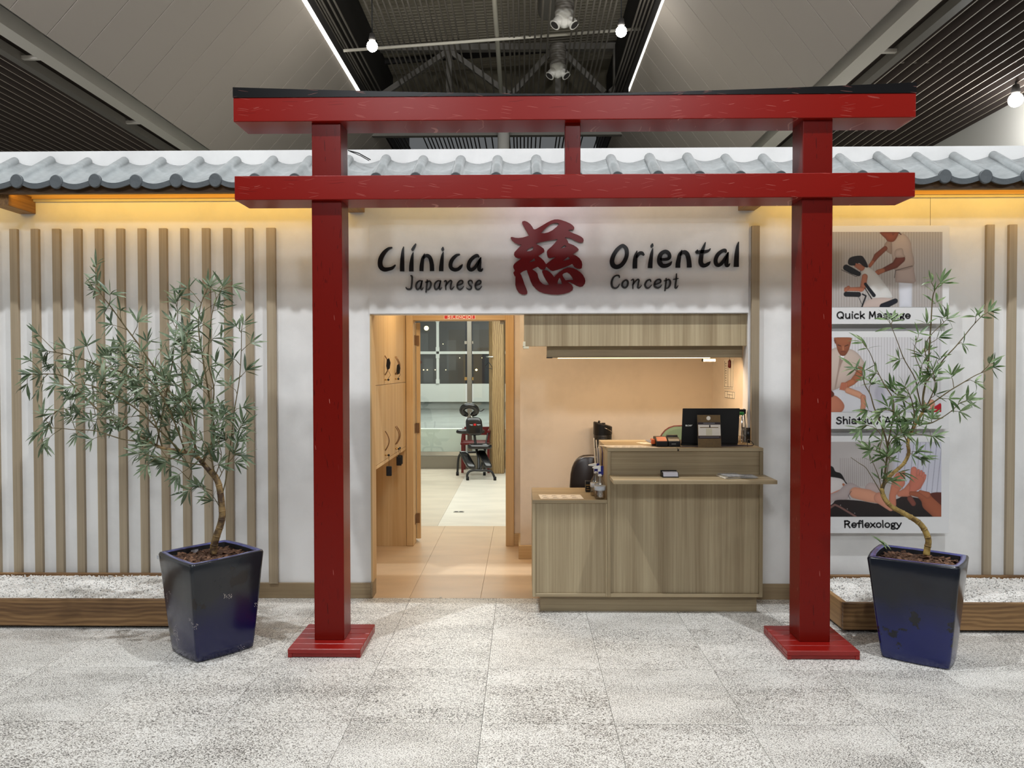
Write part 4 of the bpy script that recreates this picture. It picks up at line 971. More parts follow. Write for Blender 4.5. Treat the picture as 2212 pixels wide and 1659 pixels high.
# ================================================================== small round-ended stroke alphabet (for prints and labels)
def arc(cx, cy, rx, ry, a0, a1, n=7):
    return [(cx+rx*math.cos(math.radians(a0+(a1-a0)*i/(n-1))), cy+ry*math.sin(math.radians(a0+(a1-a0)*i/(n-1)))) for i in range(n)]
GL = {   # advance, strokes in units of the cap height
 'Q': (.95, [arc(.42, .5, .36, .44, 20, 380, 13), [(.52, .24), (.74, .06)]]), 'u': (.72, [[(.1, .68), (.1, .3)]+arc(.3, .26, .2, .2, 180, 300, 5)+[(.52, .25)], [(.54, .68), (.56, .06)]]),
 'i': (.32, [[(.12, .66), (.14, .06)], [(.14, .96), (.18, .90)]]), 'c': (.66, [arc(.34, .36, .27, .30, 50, 310, 9)]), 'k': (.66, [[(.1, 1), (.12, .06)], [(.52, .66), (.14, .32)], [(.24, .40), (.56, .06)]]),
 'M': (.95, [[(.1, .04), (.14, .96), (.42, .3), (.7, .96), (.78, .04)]]), 'a': (.70, [[(.1, .58)]+arc(.3, .46, .22, .22, 120, 0, 5)+[(.56, .06)], arc(.3, .24, .2, .17, 30, 390, 9)]),
 's': (.60, [[(.48, .58), (.3, .68), (.12, .56), (.2, .42), (.42, .32), (.46, .16), (.28, .05), (.08, .14)]]), 'g': (.66, [arc(.3, .46, .2, .18, 0, 360, 9), [(.46, .62), (.58, .68)], [(.2, .28), (.12, .18), (.3, .12), (.5, .08), (.52, -.1), (.3, -.18), (.1, -.1), (.14, .06)]]),
 'e': (.68, [[(.08, .36), (.58, .36)]+arc(.34, .36, .25, .30, 10, 320, 9)]), 'S': (.78, [[(.62, .82), (.4, .94), (.16, .82), (.18, .62), (.5, .46), (.64, .28), (.46, .06), (.22, .06), (.08, .2)]]),
 'h': (.68, [[(.1, 1), (.12, .06)], [(.13, .5), (.3, .66), (.5, .56), (.56, .06)]]), 't': (.52, [[(.24, .9), (.24, .2), (.34, .06), (.48, .12)], [(.06, .66), (.46, .66)]]),
 '/': (.5, [[(.42, 1), (.06, 0)]]), 'A': (.86, [[(.06, .04), (.4, .96), (.74, .04)], [(.2, .34), (.6, .34)]]), 'n': (.70, [[(.12, .66), (.12, .06)], [(.13, .48), (.3, .66), (.5, .56), (.56, .06)]]),
 'm': (1.0, [[(.1, .66), (.1, .06)], [(.1, .5), (.26, .66), (.42, .54), (.44, .06)], [(.45, .5), (.62, .66), (.8, .54), (.82, .06)]]), 'R': (.84, [[(.12, .04), (.12, .96)], [(.08, .92), (.4, .96), (.64, .8), (.56, .56), (.14, .48)], [(.42, .48), (.7, .04)]]),
 'f': (.54, [[(.5, .9), (.34, .98), (.24, .8), (.24, .06)], [(.02, .62), (.48, .64)]]), 'l': (.30, [[(.1, 1), (.14, .06)]]), 'x': (.66, [[(.06, .66), (.58, .06)], [(.56, .66), (.04, .06)]]),
 'o': (.70, [arc(.34, .36, .26, .30, 0, 360, 11)]), 'y': (.66, [[(.06, .66), (.32, .2)], [(.58, .66), (.34, .12), (.14, -.16), (.02, -.12)]]), ' ': (.4, []), '!': (.34, [[(.16, 1), (.16, .34)], [(.16, .08), (.16, .06)]]),
 'I': (.34, [[(.16, .04), (.16, .96)]]), 'L': (.66, [[(.12, .96), (.12, .06), (.56, .06)]]), 'E': (.70, [[(.6, .94), (.12, .94), (.12, .06), (.6, .06)], [(.12, .5), (.52, .5)]]), 'N': (.84, [[(.12, .04), (.12, .94), (.68, .06), (.68, .96)]]),
 'C': (.86, [arc(.44, .5, .34, .44, 45, 315, 10)]), 'O': (.94, [arc(.44, .5, .36, .44, 0, 360, 13)]), 'r': (.50, [[(.12, .66), (.12, .06)], [(.13, .42), (.26, .62), (.44, .64)]])}
SHARP = set('MAkxyNELRIlt/')
def write(mb, text, x, z, h, wt, to3, squeeze=1.0, depth=1):
    """text starting at u=x on base line v=z, cap height h, stroke half width wt"""
    for ch in text:
        adv, sts = GL[ch]
        for st in sts:
            pts = [(x+p[0]*h*squeeze, z+p[1]*h, wt) for p in st]
            closed = len(st) > 7 and math.dist(st[0], st[-1]) < .02
            if closed: pts = pts[:-1]
            if ch in SHARP and len(pts) <= 5:
                for a, c in zip(pts[:-1], pts[1:]): ribbon(mb, [a, c], to3, depth, n=1)
            else: ribbon(mb, pts, to3, depth, closed=closed, n=3)
        x += adv*h*squeeze
    return x
def textw(text, h, sq=1.0): return sum(GL[c][0] for c in text)*h*sq

# ================================================================== printed pictures (colour per point, painted with numpy)
class Canvas:
    def __init__(s, x0, y0, x1, y1, step=1.0):
        s.xs = np.arange(x0, x1+.01, step); s.ys = np.arange(y0, y1+.01, step)
        s.X, s.Y = np.meshgrid(s.xs, s.ys); s.c = np.ones(s.X.shape+(3,))*.6; s.step = step
    def _col(s, rgb): return np.array(S(rgb))
    def blend(s, a, col): a = np.clip(a, 0, 1)[..., None]; s.c = s.c*(1-a)+col*a
    def fill(s, rgb): s.c[:] = s._col(rgb)
    def cap(s, pts, rgb, edge=.55, soft=1.0, dark=None):      # tapered limb through (x, y, r)
        best = np.full(s.X.shape, 1e9); bt = np.zeros(s.X.shape)
        for (x0, y0, r0), (x1, y1, r1) in zip(pts[:-1], pts[1:]):
            dx, dy = x1-x0, y1-y0; l2 = dx*dx+dy*dy+1e-9
            t = np.clip(((s.X-x0)*dx+(s.Y-y0)*dy)/l2, 0, 1); r = r0+(r1-r0)*t
            d = np.hypot(s.X-x0-t*dx, s.Y-y0-t*dy); u = d-r
            m = u < best; best = np.where(m, u, best); bt = np.where(m, d/np.maximum(r, .1), bt)
        col = s._col(rgb)*(1-(1-edge)*np.clip(bt, 0, 1)[..., None]**3)
        s.blend(.5-best/soft, col)
    def poly(s, pts, rgb, soft=1.0, shade=0, rgb2=None, smooth=True, gdir=(0, 1)):
        if smooth: pts = [tuple(p[:2]) for p in catmull([(x, y, 0) for x, y in pts], 4, True)]
        P = np.array(pts); n = len(P); d = np.full(s.X.shape, 1e9); ins = np.zeros(s.X.shape, bool)
        for i in range(n):
            a = P[i]; c = P[(i+1) % n]; e = c-a
            t = np.clip(((s.X-a[0])*e[0]+(s.Y-a[1])*e[1])/(e@e+1e-9), 0, 1)
            d = np.minimum(d, np.hypot(s.X-a[0]-t*e[0], s.Y-a[1]-t*e[1]))
            cond = ((a[1] > s.Y) != (c[1] > s.Y)); xi = a[0]+(s.Y-a[1])*e[0]/(e[1] if abs(e[1]) > 1e-9 else 1e-9)
            ins ^= cond & (s.X < xi)
        sd = np.where(ins, -d, d); col = s._col(rgb)*np.ones(s.c.shape)
        if rgb2 is not None:
            g = s.X*gdir[0]+s.Y*gdir[1]; lo, hi = (P@np.array(gdir)).min(), (P@np.array(gdir)).max()
            t = np.clip((g-lo)/(hi-lo+1e-9), 0, 1)[..., None]; col = col*(1-t)+s._col(rgb2)*t
        if shade: col = col*(1-shade*np.exp(-d/4.0)[..., None])
        s.blend(.5-sd/soft, col)
    def line(s, pts, w, rgb): s.cap([(x, y, w) for x, y in pts], rgb, edge=1.0)
    def build(s, name, Y, parent, mapf=None):
        ny, nx = s.X.shape; vs = []
        for j in range(ny):
            for i in range(nx): vs.append(mapf(s.xs[i], s.ys[j]))
        fs = [(j*nx+i, (j+1)*nx+i, (j+1)*nx+i+1, j*nx+i+1) for j in range(ny-1) for i in range(nx-1)]
        me = bpy.data.meshes.new(name); o0 = world_loc(parent) if parent is not None else Vector((0, 0, 0))
        me.from_pydata([tuple(Vector(v)-o0) for v in vs], [], fs)
        ca = me.color_attributes.new('Col', 'FLOAT_COLOR', 'POINT')
        buf = np.ones((ny*nx, 4), np.float32); buf[:, :3] = s.c.reshape(-1, 3); ca.data.foreach_set('color', buf.ravel())
        me.materials.append(MATS['printed']); o = bpy.data.objects.new(name, me); COL.objects.link(o)
        if parent is not None: o.parent = parent
        return o
SKIN = (176, 108, 76); SKIN_D = (118, 62, 42); SKIN_L = (206, 150, 120)
PYP = 5.262
def stripes(c, x0, step, y0, y1, rgb, w=.5, jitter=.0, x1=9999, slant=0):
    x = x0
    while x < min(c.xs[-1], x1):
        c.line([(x, y0), (x+slant*(y1-y0), y1)], w, rgb); x += step
def poster(label, y_top, y_bot, pic, text, tx, ty, th, sq=1.2):
    tl = PY(1803, y_top, 5.268); br = PY(2049, y_bot, 5.268); x0 = 1.955
    x1 = br.x; zt_, zb2 = tl.z, br.z
    po = thing('poster', label, 'poster', ((x0+x1)/2, 5.27, zb2), 'printed posters hung on the right wall')
    MB().box(x0, 5.265, zb2, x1, 5.270, zt_).build('poster_sheet', 'poster_board', po, bevel=.001, segs=1)
    for xs_ in (x0+.12, x1-.13): MB().cyl((xs_, 5.267, zt_-.02), (xs_, 5.267, zt_+(.19 if y_top < 500 else .045)), .0012, 5).build('hanging_string', 'string', po)
    pic(po)
    f = lambda u, v, d: (lambda p: (p.x, 5.2645-.0008*(1-d), p.z))(PY(u, v, 5.2645))
    mb = MB(); write(mb, text, tx, ty, -th, .105*th, lambda u, v, d: f(u, v, d), 1.0) if False else None
    # lettering runs along +u with v pointing down in the photo, so flip it
    g = lambda u, v, d: f(u, ty-(v-ty), d)
    xx = tx
    for wd in text.split(' '):
        mw = MB(); xx = write(mw, wd, xx, ty, th, .10*th, g, sq)+textw(' ', th, sq); mw.build('printed_word', 'ink_dark', po)
    return po
def mapPic(Y): return lambda x, y: (lambda p: (p.x, Y, p.z))(PY(x, y, Y))
def pic1(po):
    c = Canvas(1775, 501, 2036, 664, .8); c.fill((168, 162, 158))
    q = lambda pts, s=8.193, ox=1790, oy=500: [(ox+p[0]/s, oy+p[1]/s)+tuple(v/s for v in p[2:]) for p in pts]
    stripes(c, 1777, 5.8, 501, 664, (128, 120, 114), .35)
    c.poly(q([(1240, 880), (1480, 880), (1470, 1340), (1250, 1340)]), (206, 208, 216), shade=.25, smooth=False)         # trousers
    c.poly(q([(1180, 640), (1500, 620), (1545, 880), (1500, 920), (1180, 900)]), (168, 150, 142), shade=.3, smooth=False)
    c.poly(q([(1100, 180), (1240, 60), (1330, 40), (1440, 160), (1480, 360), (1500, 620), (1180, 690), (1130, 500), (1110, 380)]), (178, 162, 152), shade=.35, rgb2=(160, 142, 132))
    c.poly(q([(1030, 170), (1110, 160), (1120, 380), (1080, 390), (1000, 330), (975, 270)]), (150, 130, 118), shade=.35)
    c.cap(q([(1000, 300, 42), (850, 430, 48), (780, 540, 30)]), SKIN_D); c.cap(q([(780, 540, 32), (735, 600, 30), (725, 620, 22)]), (150, 88, 62))
    c.cap(q([(1270, 480, 85), (1180, 590, 62), (960, 690, 40)]), (104, 50, 34)); c.cap(q([(960, 690, 40), (880, 720, 48), (800, 760, 26)]), (158, 96, 68))
    for a in ((780, 750), (800, 785), (845, 800), (775, 735)): c.cap(q([(860, 720, 20), (*a, 9)]), (166, 100, 72))
    c.poly(q([(925, 10), (935, 60), (1000, 120), (1040, 170), (1130, 185), (1190, 140), (1240, 40), (1240, 10)]), (132, 70, 46), shade=.5)
    c.cap(q([(1145, 30, 22), (1140, 55, 14)]), (110, 54, 36)); c.line(q([(1250, 30), (1280, 50)]), 1.2, (60, 30, 30))
    c.poly(q([(1180, 330), (1300, 300), (1330, 400), (1350, 450), (1180, 455)]), (170, 152, 142), shade=.4)
    c.line(q([(1190, 690), (1330, 650), (1480, 610)]), .7, (60, 40, 36)); c.line(q([(1185, 690), (1165, 820)]), .6, (40, 30, 30))
    # seated woman on the massage chair
    c.poly(q([(640, 640), (720, 640), (880, 780), (1120, 1120), (1060, 1180), (880, 1210), (760, 1150), (680, 900), (590, 760)]), (196, 194, 190), shade=.22, rgb2=(206, 206, 204))
    c.poly(q([(600, 1340), (740, 1190), (1090, 1180), (1060, 1270), (900, 1345)]), (190, 172, 164), shade=.2)
    c.cap(q([(640, 800, 52), (610, 980, 50), (570, 1030, 40)]), (176, 112, 86)); c.cap(q([(590, 1020, 40), (400, 1020, 34), (310, 1020, 38)]), (170, 106, 80)); c.cap(q([(350, 990, 30), (300, 1040, 30)]), (160, 98, 74))
    c.poly(q([(440, 600), (480, 560), (620, 600), (640, 650), (590, 700), (520, 670)]), (164, 104, 80), shade=.3)
    c.poly(q([(340, 560), (360, 480), (440, 440), (580, 430), (640, 490), (690, 590), (690, 640), (620, 620), (540, 560), (470, 600), (380, 600)]), (26, 18, 18), shade=.2)
    c.cap(q([(490, 580, 18), (500, 600, 12)]), (160, 100, 78))
    c.cap(q([(310, 640, 55), (420, 700, 55), (530, 750, 42)]), (18, 18, 22), edge=.4); c.line(q([(230, 680), (490, 800), (570, 700)]), .6, (24, 22, 24))
    c.cap(q([(310, 1110, 45), (530, 1115, 45)]), (20, 20, 24), edge=.4)
    c.cap(q([(650, 930, 26), (800, 1130, 34)]), (20, 22, 30), edge=.5); c.cap(q([(640, 1000, 8), (760, 1190, 10)]), (10, 10, 12)); c.cap(q([(600, 1110, 14), (660, 1140, 14), (590, 1330, 14)]), (18, 18, 24)); c.line(q([(520, 1140), (590, 1290)]), .6, (20, 20, 24))
    c.cap(q([(960, 1330, 60), (1180, 1230, 45)]), (24, 26, 38), edge=.35)
    c.build('printed_picture', PYP, po, mapPic(PYP+.0018))
def pic2(po):
    c = Canvas(1775, 728.5, 2034, 890.5, .8); c.fill((204, 202, 204))
    q = lambda pts, s=8.193, ox=1790, oy=720: [(ox+p[0]/s, oy+p[1]/s)+tuple(v/s for v in p[2:]) for p in pts]
    stripes(c, 1778, 6.3, 728, 850, (164, 160, 160), .45)
    c.poly(q([(-100, 1020), (330, 980), (850, 900), (1100, 950), (1300, 1050), (1500, 1180), (1900, 1250), (1960, 1400), (-100, 1400)]), (196, 194, 202), shade=.1, smooth=False)
    c.poly(q([(860, 920), (960, 960), (990, 1180), (900, 1260), (820, 1100)]), (178, 176, 188), soft=6, shade=.1)
    c.poly(q([(60, 280), (150, 250), (330, 270), (440, 300), (540, 380), (610, 480), (640, 570), (520, 610), (450, 740), (300, 880), (160, 980), (-60, 980), (-80, 330)]), (196, 178, 166), shade=.3, rgb2=(186, 166, 154))
    c.poly(q([(200, 390), (290, 390), (200, 620), (130, 950), (110, 950), (170, 600)]), (150, 128, 116), soft=2)
    c.poly(q([(210, 395), (280, 395), (240, 470)]), (226, 224, 224))
    c.cap(q([(560, 640, 55), (520, 760, 70), (420, 860, 55), (300, 930, 50)]), (160, 98, 70)); c.cap(q([(420, 860, 56), (290, 930, 52)]), SKIN)
    for k in range(4): c.cap(q([(240+k*25, 890, 22), (200+k*34, 1010, 16)]), (184, 112, 86))
    c.poly(q([(110, 75), (390, 75), (400, 130), (375, 240), (345, 320), (300, 385), (250, 402), (200, 378), (160, 310), (135, 220), (110, 130)]), (160, 98, 68), shade=.35, rgb2=(126, 70, 48))
    c.cap(q([(105, 120, 14), (120, 170, 12)]), (120, 66, 46)); c.cap(q([(395, 120, 14), (380, 170, 12)]), (140, 80, 56))
    c.line(q([(165, 205), (215, 225)]), .9, (60, 34, 26)); c.line(q([(290, 228), (345, 205)]), .9, (60, 34, 26)); c.cap(q([(255, 230, 12), (258, 285, 20)]), (176, 112, 80)); c.line(q([(220, 325), (290, 325)]), .8, (96, 48, 38))
    c.poly(q([(120, 1000), (330, 1030), (560, 1140), (570, 1400), (60, 1400), (70, 1100)]), (208, 208, 212), shade=.15)
    c.cap(q([(340, 1010, 55), (520, 1080, 58), (610, 1140, 45)]), SKIN_L); c.cap(q([(610, 1130, 48), (620, 1250, 50), (590, 1400, 40)]), (196, 134, 106))
    c.poly(q([(-60, 1110), (110, 1100), (220, 1180), (280, 1280), (250, 1370), (180, 1400), (-60, 1400)]), (186, 118, 92), shade=.25); c.poly(q([(-60, 960), (60, 1020), (100, 1080), (60, 1130), (-60, 1130)]), (92, 44, 30))
    c.poly(q([(1900, 1280), (1985, 1240), (1985, 1400), (1700, 1400), (1750, 1350)]), (170, 22, 36)); c.cap(q([(1700, 1260, 40), (1690, 1360, 30)]), SKIN_L); c.cap(q([(1820, 1230, 60), (1840, 1300, 40)]), SKIN_L)
    c.build('printed_picture', PYP, po, mapPic(PYP+.0018))
def pic3(po):
    c = Canvas(1775, 954.5, 2034, 1116.5, .8); c.fill((176, 170, 168))
    q = lambda pts, s=8.193, ox=1790, oy=945: [(ox+p[0]/s, oy+p[1]/s)+tuple(v/s for v in p[2:]) for p in pts]
    c.poly(q([(1150, 60), (2050, 60), (2050, 1100), (1150, 900)]), (190, 190, 202), soft=12, smooth=False)
    stripes(c, 1815, 4.4, 990, 1050, (150, 140, 138), .5, x1=1925); 
    for x in (1940, 1956, 1970, 1984, 1996, 2008, 2020, 2031): c.line([(x+4, 956), (x-8, 1070)], .5, (120, 120, 136))
    c.poly(q([(-150, 500), (60, 510), (120, 600), (220, 640), (300, 780), (330, 860), (-150, 860)]), (18, 14, 14)); c.poly(q([(-150, 730), (180, 720), (290, 800), (280, 900), (-150, 1100)]), (206, 200, 198), shade=.15)
    c.poly(q([(-150, 1060), (60, 980), (240, 905), (240, 960), (-150, 1200)]), (190, 124, 98)); c.cap(q([(260, 830, 20), (285, 860, 26)]), SKIN)
    c.poly(q([(640, 900), (720, 800), (860, 830), (960, 900), (900, 980), (760, 960)]), (178, 160, 156), shade=.2)
    # dark table
    c.poly(q([(-150, 1300), (60, 1180), (160, 1100), (560, 1120), (900, 1170), (1200, 1090), (1400, 1040), (2050, 1200), (2050, 1420), (-150, 1420)]), (38, 26, 26), rgb2=(16, 10, 12))
    c.line(q([(20, 1250), (110, 1190), (200, 1230), (480, 1400)]), 2.0, (118, 84, 78)); 
    for p in ((210, 1198), (330, 1265), (460, 1340)): c.cap(q([(*p, 5), (p[0]+2, p[1], 5)]), (230, 220, 220))
    c.poly(q([(-150, 1080), (150, 960), (260, 860), (380, 800), (520, 860), (560, 900), (400, 940), (350, 1060), (300, 1100), (100, 1120), (-150, 1300)]), (176, 162, 160), shade=.25)
    # legs and feet
    c.cap(q([(470, 980, 100), (700, 1030, 110), (900, 1090, 80)]), (206, 146, 118), edge=.72); c.cap(q([(900, 1070, 100), (1020, 1180, 70), (1100, 1240, 62)]), (200, 138, 114), edge=.7)
    c.line(q([(400, 950), (350, 1030), (380, 1090)]), .6, (60, 50, 60))
    c.cap(q([(1130, 1190, 65), (1130, 1020, 60), (1180, 900, 85), (1230, 800, 120)]), (190, 118, 92), edge=.7); c.cap(q([(1240, 790, 115), (1250, 700, 85)]), (198, 124, 100), edge=.7); c.cap(q([(1320, 700, 38), (1318, 620, 38)]), (204, 128, 108), edge=.75)
    for p in ((1260, 640, 24), (1220, 650, 20), (1190, 670, 18), (1165, 700, 16)): c.cap(q([(p[0]-5, p[1]+45, p[2]), p]), (198, 122, 100))
    c.cap(q([(1260, 1000, 50), (1400, 960, 90), (1480, 880, 100)]), (186, 116, 92), edge=.7); c.cap(q([(1480, 940, 60), (1540, 820, 120), (1600, 730, 110)]), (186, 110, 90), edge=.7)
    c.cap(q([(1500, 690, 55), (1510, 570, 55)]), (196, 118, 100), edge=.72)
    for p in ((1590, 585, 26), (1640, 600, 24), (1680, 630, 22), (1710, 670, 20)): c.cap(q([(p[0]-10, p[1]+60, p[2]), p]), (192, 114, 96))
    c.cap(q([(1440, 1080, 50), (1500, 1170, 45)]), (120, 66, 54))
    c.cap(q([(1460, 990, 38), (1600, 1010, 55), (1700, 1060, 90), (1800, 1160, 150), (1960, 1330, 130)]), (150, 84, 58), edge=.6); c.cap(q([(1620, 960, 30), (1750, 1020, 60)]), (160, 92, 66)); c.poly(q([(1800, 990), (2050, 990), (2050, 1220), (1900, 1120)]), (84, 38, 30))
    c.build('printed_picture', PYP, po, mapPic(PYP+.0018))
poster('top poster showing a therapist massaging a seated woman, captioned Quick Massage', 488, 699.5, pic1, 'Quick Massage', 1807.5, 688.5, 15.5)
poster('middle poster showing a therapist pressing the back of a lying person', 716, 926.5, pic2, 'Shiatsu / Anma', 1805.5, 916, 15.5)
poster('bottom poster showing bare feet being massaged, captioned Reflexology', 942, 1152, pic3, 'Reflexology', 1823, 1140, 15.5)
# ================================================================== RECEPTION COUNTER
CY = 4.98
ct = thing('reception_counter', 'two level wood laminate reception counter in the opening', 'counter', (.82, 5.25, 0))
cxl, cxm, cxr = PY(1150, 1180, CY).x, PY(1312, 1180, CY).x, PY(1648, 1180, CY).x
cz0 = .115; zl = .748; zt2 = 1.086; YB2 = 5.50
def cb(name, x0, y0, z0, x1, y1, z1, mat='counter_wood', bev=.0015):
    return MB().box(x0, y0, z0, x1, y1, z1).build(name, mat, ct, bevel=bev, segs=1)
# low unit: frame proud, panel set back
T = .022
cb('side_panel', cxl, CY, cz0, cxl+T, YB2, zl-.023); cb('side_panel', cxm-.001-T*.4, CY+.001, cz0, cxm-.001, YB2, zl-.023)
cb('front_panel', cxl+T, CY+.010, cz0+T, cxm-T*.4, CY+.028, zl-.023); cb('bottom_panel', cxl+T, CY+.001, cz0, cxm-.01, YB2, cz0+T, 'counter_wood_h')
cb('worktop', cxl, CY-.001, zl-.022, cxm-.001, YB2, zl, 'counter_wood_h')
# tall unit
cb('side_panel', cxm, CY, cz0, cxm+T, YB2+.06, zt2-.023); cb('side_panel', cxr-T, CY, cz0, cxr, YB2+.06, zt2-.023)
cb('bottom_panel', cxm+T, CY+.001, cz0, cxr-T, YB2, cz0+T, 'counter_wood_h')
cb('front_panel', cxm+T, CY+.016, cz0+T, cxr-T, CY+.034, .905)
cb('upper_panel', cxm+T, CY+.010, .905, cxr-T, CY+.028, zt2-.022, 'counter_wood_h')
cb('worktop', cxm, CY-.001, zt2-.022, cxr, YB2+.06, zt2, 'counter_wood_h')
sx1 = PY(1679, 1040, 4.74).x
cb('writing_shelf', cxm+.01, 4.735, .888, sx1, CY+.009, .912, 'counter_wood_h')
cb('kick_plate', .108, 5.05, 0, 1.53, 5.068, .115, 'counter_wood_h'); cb('kick_plate', .108, 5.0685, 0, .126, 5.45, .115, 'counter_wood'); cb('kick_plate', 1.512, 5.0685, 0, 1.53, 5.32, .115, 'counter_wood')

# roller shutter box and fascia over the counter
sb = thing('shutter_box', 'wide wood laminate box hanging over the counter with a narrower board below', 'shutter box', (.8, 5.36, 1.67))
a = PY(1132, 748, 5.36); MB().box(a.x, 5.36, a.z, 1.575, 5.38, 1.979).build('box_front', 'counter_wood', sb, bevel=.001, segs=1)
z1 = a.z
MB().box(a.x, 5.38, a.z, a.x+.018, 5.52, 1.979).build('box_side', 'counter_wood', sb); MB().box(a.x+.018, 5.38, a.z, 1.575, 5.41, a.z+.018).build('box_bottom', 'counter_wood_h', sb)
c0 = PY(1181, 773, 5.42); c1 = PY(1604, 773, 5.42)
MB().box(c0.x, 5.42, c0.z, c1.x, 5.438, z1+.04).build('lower_board', 'counter_wood_h', sb, bevel=.001, segs=1)
MB().box(c0.x, 5.438, c0.z+.005, c1.x, 5.50, c0.z+.02).build('lamp_tray', 'counter_wood_h', sb)
MB().box(c0.x+.08, 5.45, c0.z-.004, c1.x-.22, 5.475, c0.z+.004).build('light_strip', 'led_warm', sb)
MB().box(c0.x-.002, 5.418, c0.z-.003, c0.x+.04, 5.44, c0.z+.004).build('end_clip', 'black_plastic', sb)
e = PY(1519, 778, 5.6); MB().box(e.x, 5.6, e.z-.01, e.x+.09, 5.64, e.z+.01).box(e.x, 5.59, e.z-.01, e.x+.004, 5.64, 1.9).build('small_bracket', 'cream_plastic', sb)
g = PY(1131, 751, 5.355)
MB().box(g.x-.004, 5.35, g.z-.008, g.x+.038, 5.40, g.z+.008).box(g.x-.004, 5.35, g.z+.008, g.x+.014, 5.40, g.z+.042).build('corner_guard', 'cream_plastic', sb, bevel=.002, segs=1)

# SILENCIO sign stuck on the door head
s0_, s1_ = PY(959, 681, PYW-.025), PY(1027, 689.5, PYW-.025)
ss = thing('warning_sign', 'small red plate reading SILENCIO! on the door head', 'sign', ((s0_.x+s1_.x)/2, PYW-.024, s1_.z))
MB().box(s0_.x, PYW-.024, s1_.z, s1_.x, PYW-.0205, s0_.z).build('plate', 'sign_white', ss, bevel=.001, segs=1)
MB().box(s0_.x+.004, PYW-.0248, s1_.z+.004, s1_.x-.004, PYW-.0242, s0_.z-.003).build('red_field', 'sign_red', ss)
mb = MB(); hh = 6.0; tw = textw('SILENCIO!', hh, 1.6); 
fS = lambda u, v, d: (lambda p: (p.x, PYW-.0256+.0006*d, p.z))(PY(u, 1376-v, PYW-.0256))
write(mb, 'SILENCIO!', 993-tw/2+1, 688, hh, .62, lambda u, v, d: fS(u, v, d), 1.6); mb.build('lettering', 'sign_white', ss)

# ================================================================== LOCKERS
lk = thing('wall_locker', 'tall light oak lockers with bow handles in the vestibule', 'locker', (-1.3, 6.2, .86))
LXF = -1.062
yA = PX(808.5, 1017, LXF).y; zB = PX(808.5, 1017, LXF).z
yE = PYW-.022
def LX(px): return PX(px, 850, LXF).y
ys = [yA+.02, LX(833), LX(855), yE]
MB().box(-1.6, WB+.001, 0, LXF-.002, yA+.018, 2.2).build('side_panel', 'oak_warm', lk, bevel=.001, segs=1)
MB().box(-1.6, yA+.0185, zB, LXF, yE, zB+.025).build('bottom_board', 'oak_warm', lk)
MB().box(-1.6, yA+.0185, zB+.0255, LXF-.02, yE, 2.2).build('carcass', 'oak_warm', lk)
MB().box(-1.6, PYW-.02, 0, LXF-.001, PYW-.001, zB-.001).build('end_panel', 'oak_warm', lk, bevel=.001, segs=1)
zmid = PX(808.5, 832.5, LXF).z; zmid = (PX(811, 833, LXF).z)
k = 0
handles = {}
for j in range(3):
    for (z0, z1_) in ((zB+.028, zmid-.002), (zmid+.002, 2.19)):
        d_ = MB().box(LXF-.0195, ys[j]+.0015, z0, LXF, ys[j+1]-.0015, z1_).build('door', 'oak_warm', lk, bevel=.001, segs=1)
        side = ys[j+1]-.030 if j in (0, 1) else ys[j]+.03
        hz0 = z0+.07
        hp = [(LXF+.001+.030*math.sin(PI*t), side, hz0+.15*t) for t in [i/10 for i in range(11)]]
        MB().tube(hp, .0045, 8).build('handle', 'hinge', d_)
        MB().cyl((LXF, side-.004, z0+.035), (LXF+.018, side-.004, z0+.035), .006, 10).build('lock', 'brass', d_)
        handles[(j, z0 < 1)] = (side, z0)
def keytag(label, y, z, drop, big=.05, xo=.028):
    t = thing('key_tag', label, 'key tag', (LXF+xo, y, z-drop-big), 'black key tags on the lockers')
    MB().sphere((LXF+xo, y-.004, z), .010, 10, 6, (1, 1, .9)).cyl((LXF+.0185, y-.004, z), (LXF+xo, y-.004, z), .003, 6).build('key', 'black_plastic', t)
    MB().tube([(LXF+xo, y-.004, z-.008), (LXF+xo+.003, y-.002, z-drop*.6), (LXF+xo, y, z-drop)], .0016, 5).build('cord', 'tag_black', t)
    MB().box(LXF+xo-.02, y-.008, z-drop-big*1.5, LXF+xo+.022, y+.006, z-drop).build('pouch', 'tag_black', t, bevel=.005, segs=2)
sd = handles
keytag('lone black key tag hanging lowest under the front lower locker door', sd[(0, True)][0], sd[(0, True)][1]+.035, .085)
keytag('black key tag under the middle lower locker door', sd[(1, True)][0], sd[(1, True)][1]+.035, .065)
keytag('black key tag furthest in, under the rear lower locker door', sd[(2, True)][0], sd[(2, True)][1]+.035, .060)
for j, lab in ((0, 'black eye mask pouch hooked on the front upper locker handle'), (1, 'black pouch hooked on the rear upper locker handle')):
    y_, z_ = sd[(j, False)]
    t = thing('hanging_pouch', lab, 'pouch', (LXF+.03, y_, z_+.1), 'black pouches on the upper handles')
    MB().prism([(-.017, .005), (-.012, .055), (.006, .065), (.016, .03), (.010, -.015), (-.010, -.025)], -.006, .006, 'xz').build('pouch', 'tag_black', t, bevel=.003, segs=1, origin=(0, 0, 0)).location = Vector((.0, -.01, .035 if j == 0 else -.005))
    MB().tube([(LXF+.03, y_, z_+.10), (LXF+.045, y_-.01, z_+.07), (LXF+.028, y_-.004, z_+.045)], .0016, 5).build('cord', 'tag_black', t)
    MB().sphere((LXF+.028, y_-.004, z_+.035), .009, 10, 6).build('key', 'black_plastic', t)

